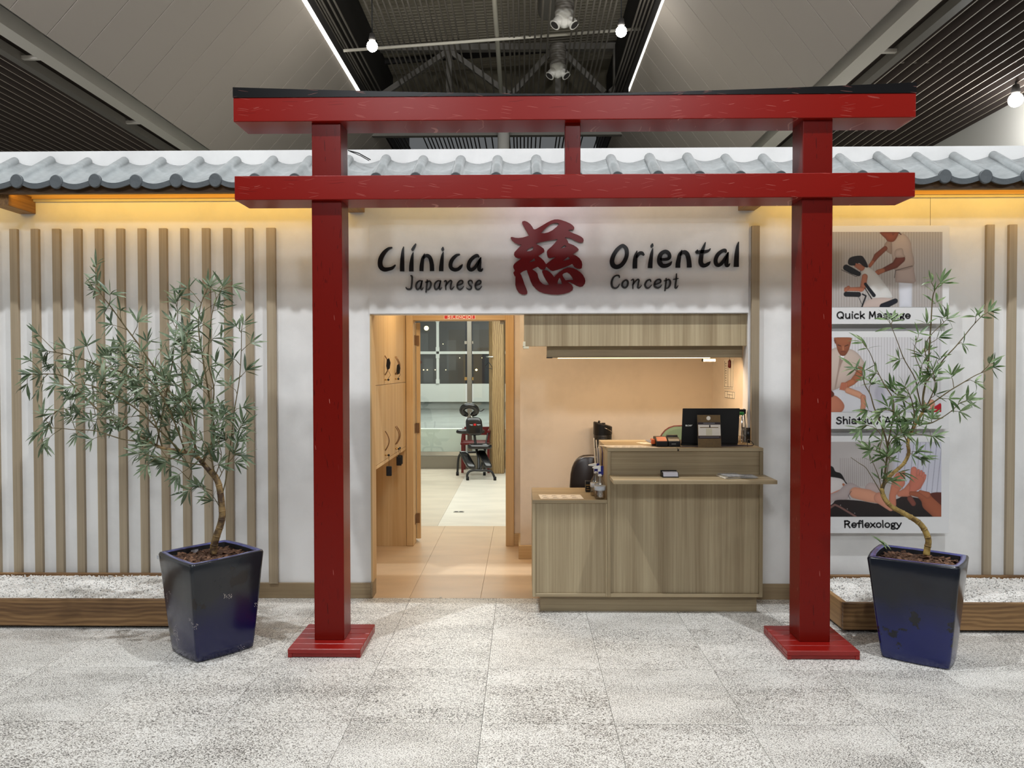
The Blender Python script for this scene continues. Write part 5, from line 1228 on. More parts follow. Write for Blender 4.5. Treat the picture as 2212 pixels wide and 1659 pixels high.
# ================================================================== THINGS ON THE COUNTER
TT = zt2
def laptop():
    a = PY(1471, 963, 5.13); bq = PY(1592, 963, 5.13)
    t = thing('laptop', 'open black laptop seen from behind on the tall counter', 'laptop', ((a.x+bq.x)/2, 5.2, TT))
    x0, x1 = PY(1470, 950, 5.16).x, PY(1592, 950, 5.16).x
    MB().box(x0, 5.14, TT+.001, x1, 5.38, TT+.018).build('base', 'black_plastic', t, bevel=.004)
    z0 = TT+.015; z1 = PY(1530, 882, 5.10).z
    lid = MB(); n = 10
    lid.obox(((x0+x1)/2, (5.135+5.095)/2, (z0+z1)/2), ((x1-x0)/2, 0, 0), (0, .0045, 0), (0, -.02, (z1-z0)/2)).build('lid', 'black_matt', t, bevel=.004)
    lg = MB(); P0 = PY(1480.5, 921, 5.103)
    f = lambda u, v, d: (P0.x+u*.001, 5.1085-(v*.001+.0)*.155-.0012*(1-d)-.0015, P0.z+v*.001)
    write(lg, 'acer', 0, 0, 14, 1.3, f, 1.3); lg.build('lid_lettering', 'chrome', t)
laptop()
def leaflet():
    Y = 5.02; a = PY(1508, 965, Y); c = PY(1558, 965, Y); t0 = PY(1506, 897, Y)
    t = thing('leaflet_stand', 'gold and white leaflet in a clear stand leaning before the laptop', 'leaflet', ((a.x+c.x)/2, Y, TT))
    zb_, zt_ = TT+.001, t0.z
    def strip(name, mat, v0, v1, y=0, u0=0, u1=1):
        h = zt_-zb_; w = c.x-a.x
        return MB().obox((a.x+w*(u0+u1)/2, Y+.03*(v0+v1)/2-y, zb_+h*(v0+v1)/2), (w*(u1-u0)/2, 0, 0), (0, .0006, 0), (0, .03*(v1-v0)/2, h*(v1-v0)/2)).build(name, mat, t)
    strip('card', 'gold_card', 0, 1); strip('photo', 'paper', .36, .70, .0012, .03, .99); strip('title_band', 'wine_card', .70, .775, .0012, .01, .99); strip('lower_band', 'wine_card', .265, .345, .0012, .01, .99)
    strip('title_line', 'grey_card', .735, .752, .0024, .25, .75); strip('lower_line', 'grey_card', .31, .32, .0024, .08, .92)
    strip('vase', 'cream_plastic', .37, .58, .0024, .36, .62); strip('leaf_a', 'gold_card', .60, .62, .0024, .1, .9); strip('branch', 'wine_card', .61, .69, .0024, .5, .56)
    MB().sphere((a.x+(c.x-a.x)*.48, Y+.024-.0012, zb_+(zt_-zb_)*.90), .014, 14, 6, (1, .1, 1)).build('round_emblem', 'paper', t)
    MB().obox(((a.x+c.x)/2, Y+.0125, (zb_+zt_)/2), ((c.x-a.x)/2+.003, 0, 0), (0, .0008, 0), (0, .015, (zt_-zb_)/2+.002)).box(a.x, Y-.02, zb_, c.x, Y+.05, zb_+.002).build('clear_holder', 'acrylic', t)
leaflet()
def bottle():
    p = PY(1601.5, 962, 5.22); t = thing('water_bottle', 'half empty clear plastic water bottle with a green cap', 'bottle', (p.x, 5.22, TT))
    s_ = .0315
    prof = [(.026, .001), (s_, .01), (s_, .05), (s_*.95, .055), (s_, .06), (s_, .09), (s_*.95, .095), (s_, .10), (s_, .13), (s_*.86, .15), (.018, .185), (.013, .195), (.013, .205)]
    MB().lathe(prof, (p.x, 5.22, TT), 20).build('bottle_body', 'bottle_plastic', t)
    MB().lathe([(.024, .004), (s_*.9, .01), (s_*.9, .058), (.0, .059)], (p.x, 5.22, TT), 20).build('water', 'bottle_liquid', t)
    MB().lathe([(.0165, .200), (.0165, .218), (.015, .220), (0, .220)], (p.x, 5.22, TT), 20).build('cap', 'green_cap', t)
bottle()
def pens():
    p = PY(1616, 962, 5.36); z = TT; t = thing('pen_pot', 'dark mesh pen pot with pens behind the water bottle', 'pen holder', (p.x, 5.36, z))
    MB().lathe([(.036, .001), (.038, .105), (.035, .105), (.033, .006)], (p.x, 5.36, z), 16).build('pot', 'black_plastic', t)
    for k, (dx, l, m, tl) in enumerate(((-.02, .235, 'black_matt', -.01), (.0, .225, 'hinge', .005), (.018, .15, 'green_cap', .05), (.026, .14, 'black_plastic', .06), (-.008, .17, 'sign_red', .01))):
        MB().cyl((p.x+dx*.5, 5.36, z+.01), (p.x+dx+tl, 5.36, z+l), .0035, 6).build('pen', m, t)
    MB().box(p.x-.075, 5.33, z+.20, p.x-.025, 5.36, z+.232).cyl((p.x-.05, 5.345, z+.001), (p.x-.045, 5.345, z+.2), .004, 6).build('small_camera', 'black_plastic', t, label='small black webcam on a thin stem')
    return t
pens()
def terminals():
    for i, (px0, px1, py0, lab, mat) in enumerate(((1409, 1443, 944, 'orange and black card terminal lying on the tall counter', 'orange_plastic'), (1444, 1470, 943, 'all black card terminal beside the orange one', 'black_matt'))):
        Y = 5.06; a = PY(px0+9 if i == 0 else px0, 965, Y); c = PY(px1, 965, Y); top = PY(px0, py0, Y+.08).z
        t = thing('card_terminal', lab, 'card reader', ((a.x+c.x)/2, Y+.05, TT), 'card terminals on the counter')
        MB().prism([(Y, TT+.001), (Y, TT+.036), (Y+.05, TT+.058), (Y+.13, TT+.060), (Y+.15, TT+.001)], a.x, c.x, 'yz').build('case', 'black_plastic', t, bevel=.004)
        if i == 0:
            MB().obox(((a.x+c.x)/2, Y+.027, TT+.0485), ((c.x-a.x)/2-.006, 0, 0), (0, .026, .0115), (0, -.0006, .0012)).build('keypad_cover', 'orange_plastic', t)
            MB().box(a.x-.026, Y+.03, TT+.014, a.x-.002, Y+.10, TT+.046).build('side_cover', 'orange_plastic', t, bevel=.006)
            MB().box(a.x-.020, Y+.05, TT+.002, a.x-.001, Y+.09, TT+.0135).build('side_foot', 'black_plastic', t)
            MB().prism([(a.x-.07, TT+.040), (a.x-.03, TT+.018), (a.x-.026, TT+.042)], Y+.05, Y+.052, 'xz').build('receipt_paper', 'paper', t)
        else:
            MB().cyl((a.x+.004, Y+.09, TT+.058), (c.x-.004, Y+.09, TT+.058), .014, 12).build('paper_cover', 'black_plastic', t)
            MB().box(a.x+.02, Y-.0012, TT+.016, c.x-.03, Y-.0002, TT+.021).build('chrome_badge', 'chrome', t)
terminals()
pc = PY(1395, 966, 5.0)
def sheet(name, label, x0, x1, y0, y1, z, lines=True, skew=0, group=None, cols=4):
    t = thing(name, label, 'paper', ((x0+x1)/2, (y0+y1)/2, z), group)
    vs = [(x0, y0, z+.0008), (x1, y0, z+.0008), (x1+skew, y1, z+.0008), (x0+skew, y1, z+.0008)]
    MB().add(vs, [(0, 1, 2, 3)]).add([(x, y, z+.0004) for x, y, _ in vs], [(3, 2, 1, 0)]).build('sheet', 'paper', t)
    mb = MB(); w = x1-x0; h = y1-y0
    for r in range(2):
        for c_ in range(cols):
            u = .06+.9*c_/cols; v = .2+.42*r
            for q in range(2):
                xa = x0+w*(u+.02*q); xb = x0+w*(u+.14-.03*q); y = y0+h*(v+.1*q); k = skew*(v+.1*q)
                mb.box(xa+k, y, z+.001, xb+k, y+h*.035, z+.0012)
    mb.build('printed_lines', 'ink', t); return t
lx0, lx1 = PZ(1187, 1076, zl).x, PZ(1262, 1076, zl).x
sheet('price_sheet', 'printed sheet lying on the low counter top', PZ(1168, 1077, zl).x, PZ(1261, 1077, zl).x, 5.02, 5.19, zl, skew=-.012)
sheet('price_sheet', 'printed sheet along the front edge of the tall counter top', cxm+.05, PZ(1424, 966, TT).x, 4.99, 5.15, TT, skew=-.10, cols=5)
sheet('small_card', 'small printed card behind the sheet on the tall counter', PZ(1382, 955, TT).x, PZ(1404, 955, TT).x, 5.24, 5.36, TT, skew=-.03, cols=2)
# card holder and magazines on the writing shelf
SZ = .912
p = PZ(1447, 1027, SZ)
t = thing('card_holder', 'small dark card holder with grey cards on the writing shelf', 'card holder', (p.x, 4.88, SZ))
xa, xb = PY(1434, 1025, 4.85).x, PY(1465, 1025, 4.85).x
MB().box(xa-.008, 4.85, SZ+.001, xb+.004, 4.93, SZ+.006).box(xa-.008, 4.92, SZ+.006, xb+.004, 4.93, SZ+.038).box(xa-.008, 4.86, SZ+.006, xa-.004, 4.92, SZ+.03).box(xb+.001, 4.86, SZ+.006, xb+.004, 4.92, SZ+.03).build('holder', 'black_plastic', t)
MB().prism([(4.852, SZ+.007), (4.862, SZ+.030), (4.905, SZ+.034), (4.905, SZ+.007)], xa-.002, xb, 'yz').build('cards', 'grey_card', t)
for i, (px0, px1, py, h, lab, m, rot) in enumerate(((1560, 1600, 1033, .018, 'thicker magazine on the left of the shelf pile', 'magazine_a', .12), (1596, 1634, 1033, .010, 'thin leaflet pile overlapping the magazine', 'magazine_b', -.06))):
    xa, xb = PY(px0, py, 4.82).x, PY(px1, py, 4.82).x
    t = thing('magazine', lab, 'magazine', ((xa+xb)/2, 4.88, SZ), 'magazines on the writing shelf')
    for k in range(3 if i == 0 else 2):
        hh_ = h/3*(k+1) if i == 0 else h/2*(k+1)
        c_ = Vector(((xa+xb)/2+.006*k, 4.875-.004*k, SZ+.001+hh_-h/6))
        ca, sa = math.cos(rot+.05*k), math.sin(rot+.05*k); w_ = (xb-xa)/2
        ob = MB().obox(c_, (w_*ca, w_*sa, 0), (-.07*sa, .07*ca, 0), (0, 0, h/6-.0008)).build('pages' if k == 0 else 'booklet', ['paper', m, 'magazine_b'][k % 3], t)
# cables and a key dangling over the edge
t = thing('power_cable', 'thin dark cable lying around the laptop on the counter', 'cable', (1.45, 5.15, TT))
MB().tube([tuple(v) for v in catmull([(1.02, 5.03, TT+.004), (1.10, 5.02, TT+.006), (1.2, 5.06, TT+.005), (1.36, 5.05, TT+.006), (1.46, 5.06, TT+.006), (1.50, 5.05, TT+.008)], 6)], .003, 6).build('cable', 'purple_cable', t)
xk = PY(1614, 950, 5.05).x
MB().tube([tuple(v) for v in catmull([(xk, 5.04, TT+.003), (xk+.003, 5.06, TT+.04), (xk+.02, 5.08, TT+.045), (xk+.06, 5.12, TT+.004), (xk-.05, 5.14, TT+.004)], 6)], .0025, 6).build('cable_loop', 'string', t)
p = PY(1465, 972, CY-.004)
t = thing('hanging_key', 'tiny black key hanging over the front edge of the counter', 'key', (p.x, CY-.004, p.z-.012))
MB().tube([(p.x-.006, CY+.01, TT+.002), (p.x-.006, CY-.004, TT+.001), (p.x-.002, CY-.004, p.z+.006)], .001, 5).build('cord', 'tag_black', t)
MB().sphere((p.x, CY-.006, p.z), .006, 8, 6).build('key', 'black_plastic', t)
# spray bottles on the low counter, brochures on the side of the tall unit, small black box
def spray(px, Y, lab, head):
    p = PY(px, 1076, Y); z = zl; x = p.x
    t = thing('spray_bottle', lab, 'spray bottle', (x, Y, z), 'spray bottles at the counter corner')
    MB().lathe([(.030, .001), (.036, .008), (.037, .085), (.034, .105), (.014, .135), (.012, .15)], (x, Y, z), 20).build('bottle_body', 'bottle_plastic', t)
    MB().lathe([(.028, .004), (.033, .01), (.033, .055), (0, .056)], (x, Y, z), 20).build('liquid', 'bottle_liquid', t)
    MB().lathe([(.0375, .058), (.0377, .086)], (x, Y, z), 20).build('label_band', 'label_white', t)
    MB().cyl((x, Y, z+.15), (x, Y, z+.165), .014, 12).cyl((x-.002, Y, z+.01), (x, Y, z+.16), .0015, 5).build('collar', 'white_plastic', t)
    MB().prism([(x-.014, z+.165), (x+.012, z+.165), (x+.014, z+.215), (x-.006, z+.218), (x-.05, z+.207), (x-.05, z+.201), (x-.014, z+.197)], Y-.009, Y+.009, 'xz').build('spray_head', 'white_plastic', t, bevel=.002, segs=1)
    MB().box(x-.012, Y-.011, z+.158, x+.022, Y+.011, z+.180).box(x+.004, Y-.011, z+.180, x+.022, Y+.011, z+.216).build('trigger', 'blue_plastic', t, bevel=.002, segs=1)
spray(1296, 5.03, 'front spray bottle with blue trigger on the low counter', True)
spray(1287, 5.16, 'second spray bottle half hidden behind the front one', True)
p = PZ(1273, 1060, zl); t = thing('tissue_box', 'small black box with gold marks beside the spray bottles', 'box', (p.x, 5.33, zl))
xa, xb = PY(1265, 1050, 5.30).x, PY(1281, 1050, 5.30).x
MB().box(xa, 5.30, zl+.001, xb, 5.36, zl+.075).build('case', 'black_plastic', t, bevel=.003)
MB().box(xa+.004, 5.2985, zl+.045, xb-.02, 5.2998, zl+.052).box(xa+.008, 5.2985, zl+.03, xb-.03, 5.2998, zl+.034).box(xa+.006, 5.2985, zl+.015, xb-.024, 5.2998, zl+.019).build('gold_marks', 'brass', t)
bx = cxm
t = thing('brochure_rack', 'clear rack of upright brochures on the side of the tall counter', 'rack', (bx-.035, 5.36, .83))
for k, (yo, zo, m, h) in enumerate(((0, 0, 'paper', .19), (.02, .01, 'grey_card', .17), (.05, .02, 'paper', .21), (.08, -.01, 'magazine_a', .18), (.10, .02, 'paper', .22))):
    MB().obox((bx-.02-.006*k, 5.30+yo, .87+h/2+zo), (.0012, 0, .004), (0, .03, 0), (-.006, 0, h/2)).build('brochure', m, t)
MB().box(bx-.055, 5.24, .80, bx-.053, 5.46, .93).box(bx-.055, 5.24, .80, bx-.001, 5.46, .803).box(bx-.055, 5.239, .80, bx-.001, 5.241, .93).build('rack_body', 'acrylic', t)
MB().tube([(bx-.003, 5.26, .86), (bx-.003, 5.26, 1.02), (bx-.003, 5.30, 1.05), (bx-.003, 5.46, 1.06)], .0022, 6).build('wire', 'blue_plastic', t)

# tower fan and chairs behind the counter
def fan():
    Y = 6.30; x0, x1 = PY(1282, 930, Y).x, PY(1322, 930, Y).x; cx = (x0+x1)/2; r = (x1-x0)/2
    t = thing('tower_fan', 'black tower fan with slanted top behind the counter', 'fan', (cx, Y, 0)); zc = PY(1300, 938, Y).z
    prof = [(r*.9, .25), (r, .28)]
    z = .28
    while z < zc-.01: prof += [(r, z), (r*.96, z+.004), (r*.96, z+.008), (r, z+.012)]; z += .014
    MB().lathe(prof, (cx, Y, 0), 24).build('ribbed_body', 'black_plastic', t)
    MB().lathe([(r*1.6, .001), (r*1.6, .02), (r*.6, .05), (r*.5, .25)], (cx, Y, 0), 24).build('foot', 'black_plastic', t)
    n = 24; zr, zl_ = PY(1322, 922, Y).z, PY(1282, 912, Y).z
    vs = []; 
    for lev in range(3):
        for k in range(n):
            a = 2*PI*k/n; x = cx+r*1.02*math.cos(a); y = Y+r*1.02*math.sin(a); u = (x-x0)/(x1-x0)
            top = zl_+(zr-zl_)*u
            vs.append((x, y, (zc, top, top)[lev]) if lev < 2 else (cx+(x-cx)*.9, Y+(y-Y)*.9, top+.006))
    fs = [(l*n+k, l*n+(k+1) % n, (l+1)*n+(k+1) % n, (l+1)*n+k) for l in range(2) for k in range(n)]+[tuple(2*n+k for k in range(n)), tuple(range(n))[::-1]]
    MB().add(vs, fs).build('head', 'black_plastic', t, bevel=.002, segs=1)
    a, c = PY(1306, 924, Y-r*.99), PY(1321, 932, Y-r*.6)
    MB().tube([a, (a+c)/2+Vector((0, -.01, 0)), c], .003, 6).build('chrome_line', 'chrome', t)
    MB().box(cx-.01, Y-.01, (zl_+zr)/2+.004, cx+.02, Y+.01, (zl_+zr)/2+.014).sphere((cx-.03, Y, zl_+.004), .01).build('top_buttons', 'black_plastic', t)
fan()
def round_back(name, label, cx, Y, z0, z1, w, mat, th=.05, rim=None, base=True, wtop=.75):
    t = thing(name, label, 'chair', (cx, Y, 0))
    pts = []; n = 28; h = z1-z0
    for k in range(n):
        a = 2*PI*k/n; c_, s_ = math.cos(a), math.sin(a); e = .62
        x = cx+w/2*math.copysign(abs(c_)**e, c_)*(1-.12*max(0, s_)); z = (z0+z1)/2+h/2*math.copysign(abs(s_)**e, s_); pts.append((x, z))
    vs = []; fs = []
    for sc_, y in ((.90, Y-th*.5), (.97, Y-th*.36), (1, Y-th*.1), (1, Y+th*.2), (.95, Y+th*.4)):
        for x, z in pts: vs.append((cx+(x-cx)*sc_, y, (z0+z1)/2+(z-(z0+z1)/2)*sc_))
    for l in range(4):
        for k in range(n): fs.append((l*n+k, l*n+(k+1) % n, (l+1)*n+(k+1) % n, (l+1)*n+k))
    fs += [tuple(range(n)), tuple(4*n+k for k in range(n))[::-1]]
    MB().add(vs, fs, True).build('backrest', mat, t)
    if rim: MB().tube([(x, Y, z) for x, z in pts]+[(pts[0][0], Y, pts[0][1])], .008, 6).build('rim', rim, t)
    s_ = Y+(.24 if mat != 'green_fabric' else -.24)
    MB().box(cx-w*.48, Y-.02 if mat != 'green_fabric' else Y-.46, .42, cx+w*.48, Y+.44 if mat != 'green_fabric' else Y-.02, .50).build('seat', mat, t, bevel=.03, segs=3)
    MB().cyl((cx, s_, .08), (cx, s_, .42), .03, 12).build('gas_lift', 'black_tube', t)
    MB().box(cx-.03, Y-.01, .40, cx+.03, Y+.012, z0+.1).build('back_support', 'black_tube', t)
    for k in range(5):
        a = 2*PI*k/5+.3; MB().tube([(cx, s_, .09), (cx+.26*math.cos(a), s_+.26*math.sin(a), .06)], [.022, .014], 8).sphere((cx+.26*math.cos(a), s_+.26*math.sin(a), .026), .025, 8, 6).build('leg', 'black_tube', t)
    return t
cxx = PY(1300, 1000, 5.72).x
round_back('office_chair', 'dark leather office chair with rounded backrest behind the low counter', PY(1276, 1000, 5.66).x, 5.66, .50, PY(1280, 982, 5.66).z, .31, 'chair_leather', .07)
round_back('office_chair', 'green padded chair back showing beside the laptop', PY(1476, 950, 6.05).x, 6.05, .62, PY(1476, 920, 6.05).z, .42, 'green_fabric', .05, rim='red_wood')

# papers and a tassel on the side wall
def wall_sheet(label, px0, px1, py0, py1, mat, kind):
    X = 1.575-.002; a = PX(px0, (py0+py1)/2, X).y; c = PX(px1, (py0+py1)/2, X).y; y0, y1 = sorted((a, c))
    Pm = (px0+px1)/2; zt_ = PX(Pm, py0, X).z; zb_ = PX(Pm, py1, X).z
    t = thing('wall_print', label, 'notice', (X, (y0+y1)/2, zb_))
    MB().box(X-.001, y0, zb_, X+.001, y1, zt_).build('sheet', mat, t)
    mb = MB(); h = zt_-zb_; w = y1-y0
    if kind == 'plan':
        for z in (.03, .09): mb.box(X-.0018, y0+w*.04, zb_+h*z, X-.0012, y1-w*.04, zb_+h*z+.003)
        for u in (.05, .25, .55, .9): mb.box(X-.0018, y0+w*u, zb_+h*.1, X-.0012, y0+w*u+.006, zb_+h*.95)
        for k in range(9): mb.box(X-.0018, y0+w*.75, zb_+h*(.2+.08*k), X-.0012, y0+w*(.8+.01*(k % 3)), zb_+h*(.2+.08*k)+.01)
    elif kind == 'sketch':
        for z in (.05, .9): mb.box(X-.0018, y0+w*.04, zb_+h*z, X-.0012, y1-w*.04, zb_+h*z+.003)
        for u in (.05, .22, .5, .7, .93): mb.box(X-.0018, y0+w*u, zb_+h*.08, X-.0012, y0+w*u+.005, zb_+h*(.9 if u != .5 else .6))
        mb.box(X-.0018, y0+w*.2, zb_+h*.5, X-.0012, y0+w*.7, zb_+h*.5+.003)
    else:
        mb.box(X-.0018, y0, zb_+h*.74, X-.0012, y1, zb_+h)
        for k in range(4): mb.box(X-.0022, y0+w*.15, zb_+h*(.1+.16*k), X-.0016, y1-w*.2, zb_+h*(.16+.16*k))
    mb.build('printed_marks', 'ink_dark' if kind != 'sticker' else 'orange_plastic', t)
wall_sheet('tall printed plan pinned to the reception side wall', 1564, 1585, 776, 842, 'paper', 'plan')
wall_sheet('small drawing pinned under the tall plan', 1565, 1588, 845, 861, 'paper', 'sketch')
wall_sheet('small green and orange sticker near the front edge of the side wall', 1612, 1621, 841, 870, 'night_grey', 'sticker')
p = PX(1576, 785, 1.565)
t = thing('red_tassel', 'dark red tassel hanging in front of the tall plan', 'tassel', (p.x, p.y, p.z-.03))
MB().lathe([(.004, .03), (.013, .012), (.010, -.0), (.015, -.02), (.006, -.035)], p, 10).build('tassel', 'red_wood', t)
MB().cyl(p, (p.x, p.y, p.z+.12), .001, 5).build('string', 'string', t)

# ================================================================== TREATMENT ROOM
# rough pine post with a nail and wire hanger
Y = 11.7; x0, xm, x1 = PY(1055, 900, Y).x, PY(1064, 900, Y).x, PY(1088, 900, Y).x
t = thing('timber_post', 'rough knotty pine post standing before the glass wall', 'post', ((x0+x1)/2, Y+.1, 0))
MB().prism([(xm, Y), (x1, Y), (x1+.02, Y+.2), (x0, Y+.2)], 0, 2.74, 'xy').build('post', 'pine_post', t, bevel=.006, segs=1)
p = PY(1058, 771, Y+.05); 
t = thing('wire_hanger', 'thin wire clothes hanger on a hook of the pine post', 'hanger', (p.x, Y-.03, p.z-.25))
MB().cyl((x0-.03, Y+.02, p.z), (x0+.08, Y-.03, p.z), .012, 8).build('hook', 'chrome', t)
q_ = lambda a, c: PY(a, c, Y-.04)
MB().tube([q_(1055, 775), q_(1056, 783), q_(1048, 791), q_(1049, 794), q_(1063, 797), q_(1062, 791), q_(1055.5, 782)], .006, 6).build('wire', 'black_tube', t)

def cushion(mb, c, ax, ay, az):      # rounded pad from centre and half axes
    c, ax, ay, az = map(Vector, (c, ax, ay, az)); n = 20; m = 10
    vs = []; fs = []
    for i in range(m+1):
        t_ = -PI/2+PI*i/m; ct, st = math.cos(t_), math.sin(t_)
        for k in range(n):
            a = 2*PI*k/n; e1, e2 = .38, .55
            px = math.copysign(abs(math.cos(a))**e1, math.cos(a))*abs(ct)**e2; py = math.copysign(abs(math.sin(a))**e1, math.sin(a))*abs(ct)**e2; pz = math.copysign(abs(st)**e2, st)
            vs.append(c+ax*px+ay*py+az*pz)
    for i in range(m):
        for k in range(n): fs.append((i*n+k, i*n+(k+1) % n, (i+1)*n+(k+1) % n, (i+1)*n+k))
    mb.add(vs, fs, True); return mb
def massage_chair(label, loc, detail=True):
    t = thing('massage_chair', label, 'massage chair', loc, 'black massage chairs in the treatment room')
    # local design: origin under the front feet middle; x right, y away, units metres; photo scale 153 px per metre
    L = Vector(loc)
    def q(u, v, y=0): return L+Vector(((u-1195)/7.54/152, y, (1335-v)/7.54/152*1.0))
    def tb(name, pts, r, mat='black_tube'):
        pts = [tuple(v) for v in catmull([tuple(p) for p in pts], 5)]
        return MB().tube(pts, r, 8).build(name, mat, t)
    tb('front_leg', [q(978, 1335), q(972, 1250), q(1005, 1195, .02), q(1080, 1175, .03), q(1200, 1178, .03), q(1310, 1180, .03), q(1370, 1195, .02), q(1405, 1250, .01), q(1428, 1312, 0)], .017)
    tb('rear_leg', [q(762, 1290, .5), q(775, 1080, .5), q(800, 985, .48), q(850, 940, .46), q(1000, 930, .46), q(1180, 940, .46), q(1220, 1060, .5), q(1226, 1250, .5)], .017)
    for u, v, y in ((978, 1325, 0), (1428, 1302, 0), (762, 1262, .5), (1226, 1230, .5)):
        z0 = 0.001; c = q(u, v, y); MB().cyl((c.x, c.y, z0), (c.x, c.y, z0+.05), .022, 10).build('rubber_foot', 'black_matt', t)
    tb('spine', [q(1160, 1180, .04), q(1150, 1000, .15), q(1100, 830, .28), q(1070, 640, .33), q(1060, 450, .33)], .02)
    tb('brace', [q(1190, 1170, .04), q(1230, 980, .25), q(1260, 830, .30)], .015)
    tb('brace', [q(1290, 600, .42), q(1270, 720, .35), q(1240, 860, .25)], .012, 'black_tube')
    for (u0, v0, u1, v1) in ((885, 915, 1040, 1120), (1190, 900, 1320, 1110)):
        a, c = q(u0, v0, .28), q(u1, v1, .02); d = (c-a)/2; w = Vector((.066, 0, 0)) if u0 < 1000 else Vector((.058, 0, 0))
        cushion(MB(), (a+c)/2, d*1.15, w, d.normalized().cross(Vector((1, 0, 0)))*.034).build('knee_pad', 'black_vinyl', t)
    cushion(MB(), q(1170, 795, .22), (.178, 0, 0), (0, .13, 0), (0, .01, .040)).build('seat_pad', 'black_vinyl', t)
    cushion(MB(), q(1068, 470, .30), (.122, 0, 0), (.004, .03, 0), (-.012, .02, .134)).build('chest_pad', 'black_vinyl', t)
    cushion(MB(), q(995, 570, .42), (.215, 0, 0), (0, .08, 0), (0, 0, .034)).build('arm_rest', 'black_vinyl', t)
    # ring shaped face cradle, open at the bottom
    c = q(985, 200, .30); pts = []; 
    for k in range(15):
        a = math.radians(-62+ (180+124)*k/14)
        pts.append(c+Vector((.108*math.cos(a), -.045*math.sin(a)*0-.03*math.sin(a), .070*math.sin(a))))
    MB().tube(pts, [.036]+[.042]*13+[.036], 12).sphere(pts[0], .036, 12, 8).sphere(pts[-1], .036, 12, 8).build('face_cradle', 'black_vinyl', t)
    tb('cradle_stem', [q(1030, 330, .31), q(1020, 290, .32), q(1000, 240, .34)], .012, 'chrome')
    tb('lever', [q(1110, 195, .33), q(1180, 215, .33), q(1235, 180, .33)], .008)
    if detail:
        mb = MB(); cc = q(1080, 440, .255)
        for dx0, dx1, dz0, dz1 in ((-.075, -.03, -.003, .003), (.03, .085, -.003, .003), (-.06, -.03, -.012, -.009), (.04, .06, -.012, -.009)): mb.box(cc.x+dx0, cc.y, cc.z+dz0, cc.x+dx1, cc.y+.004, cc.z+dz1)
        mb.build('pad_print', 'label_white', t); MB().box(cc.x-.016, cc.y-.0005, cc.z-.014, cc.x+.018, cc.y+.004, cc.z+.016).build('pad_emblem', 'sign_red', t)
    return t
f0 = PZ(1038.5, 1037.5, 0)
massage_chair('black massage chair with ring face cradle standing before the glass wall', (f0.x, f0.y, 0))
f1 = PZ(921-61, 1053, 0)
massage_chair('second massage chair mostly hidden behind the left door jamb', (f1.x, f1.y, 0), False)
# dark red wooden chairs behind
def red_chair(label, x, y):
    t = thing('wooden_chair', label, 'chair', (x, y, 0), 'dark red wooden chairs at the glass wall')
    for dx in (-.2, .2):
        for dy in (0, .4): MB().box(x+dx-.018, y+dy-.018, 0, x+dx+.018, y+dy+.018, .43 if dy < .2 else .62).build('leg', 'red_wood', t)
    MB().box(x-.23, y-.02, .43, x+.23, y+.42, .47).build('seat', 'red_wood', t, bevel=.01)
    for dx in (-.21, .21): MB().obox((x+dx, y+.2, .64), (.02, 0, 0), (0, .24, 0), (0, 0, .014)).obox((x+dx*.95, y+.02, .54), (.018, 0, 0), (0, .014, .0), (.012, 0, .10)).build('arm', 'red_wood', t)
    MB().box(x-.2, y+.39, .55, x+.2, y+.42, .68).build('backrest', 'red_wood', t)
red_chair('dark red wooden armchair between massage chair and pine post', PY(1026, 950, 11.7).x, 11.80)
red_chair('dark red wooden armchair just showing right of the pine post', PY(1128, 950, 11.7).x, 11.80)
# floor socket, terrace item, sensor lamp
a = PZ(991, 1106, 0); t = thing('floor_socket', 'small steel floor socket in the treatment room floor', 'socket', (a.x, a.y, 0))
MB().box(a.x-.058, a.y-.03, 0, a.x+.058, a.y+.03, .004).build('plate', 'steel', t, bevel=.001, segs=1)
MB().box(a.x-.045, a.y-.02, .004, a.x-.01, a.y+.02, .005).box(a.x+.01, a.y-.02, .004, a.x+.045, a.y+.02, .005).build('lids', 'black_matt', t)
p = PY(901, 782, 12.2); t = thing('red_indicator', 'small glowing red indicator by the left door jamb', 'lamp', (p.x, 12.2, p.z))
MB().sphere(p, .035, 10, 8).box(p.x-.05, p.y, p.z-.03, p.x+.0, p.y+.05, p.z+.03).build('indicator', 'sensor_red', t)
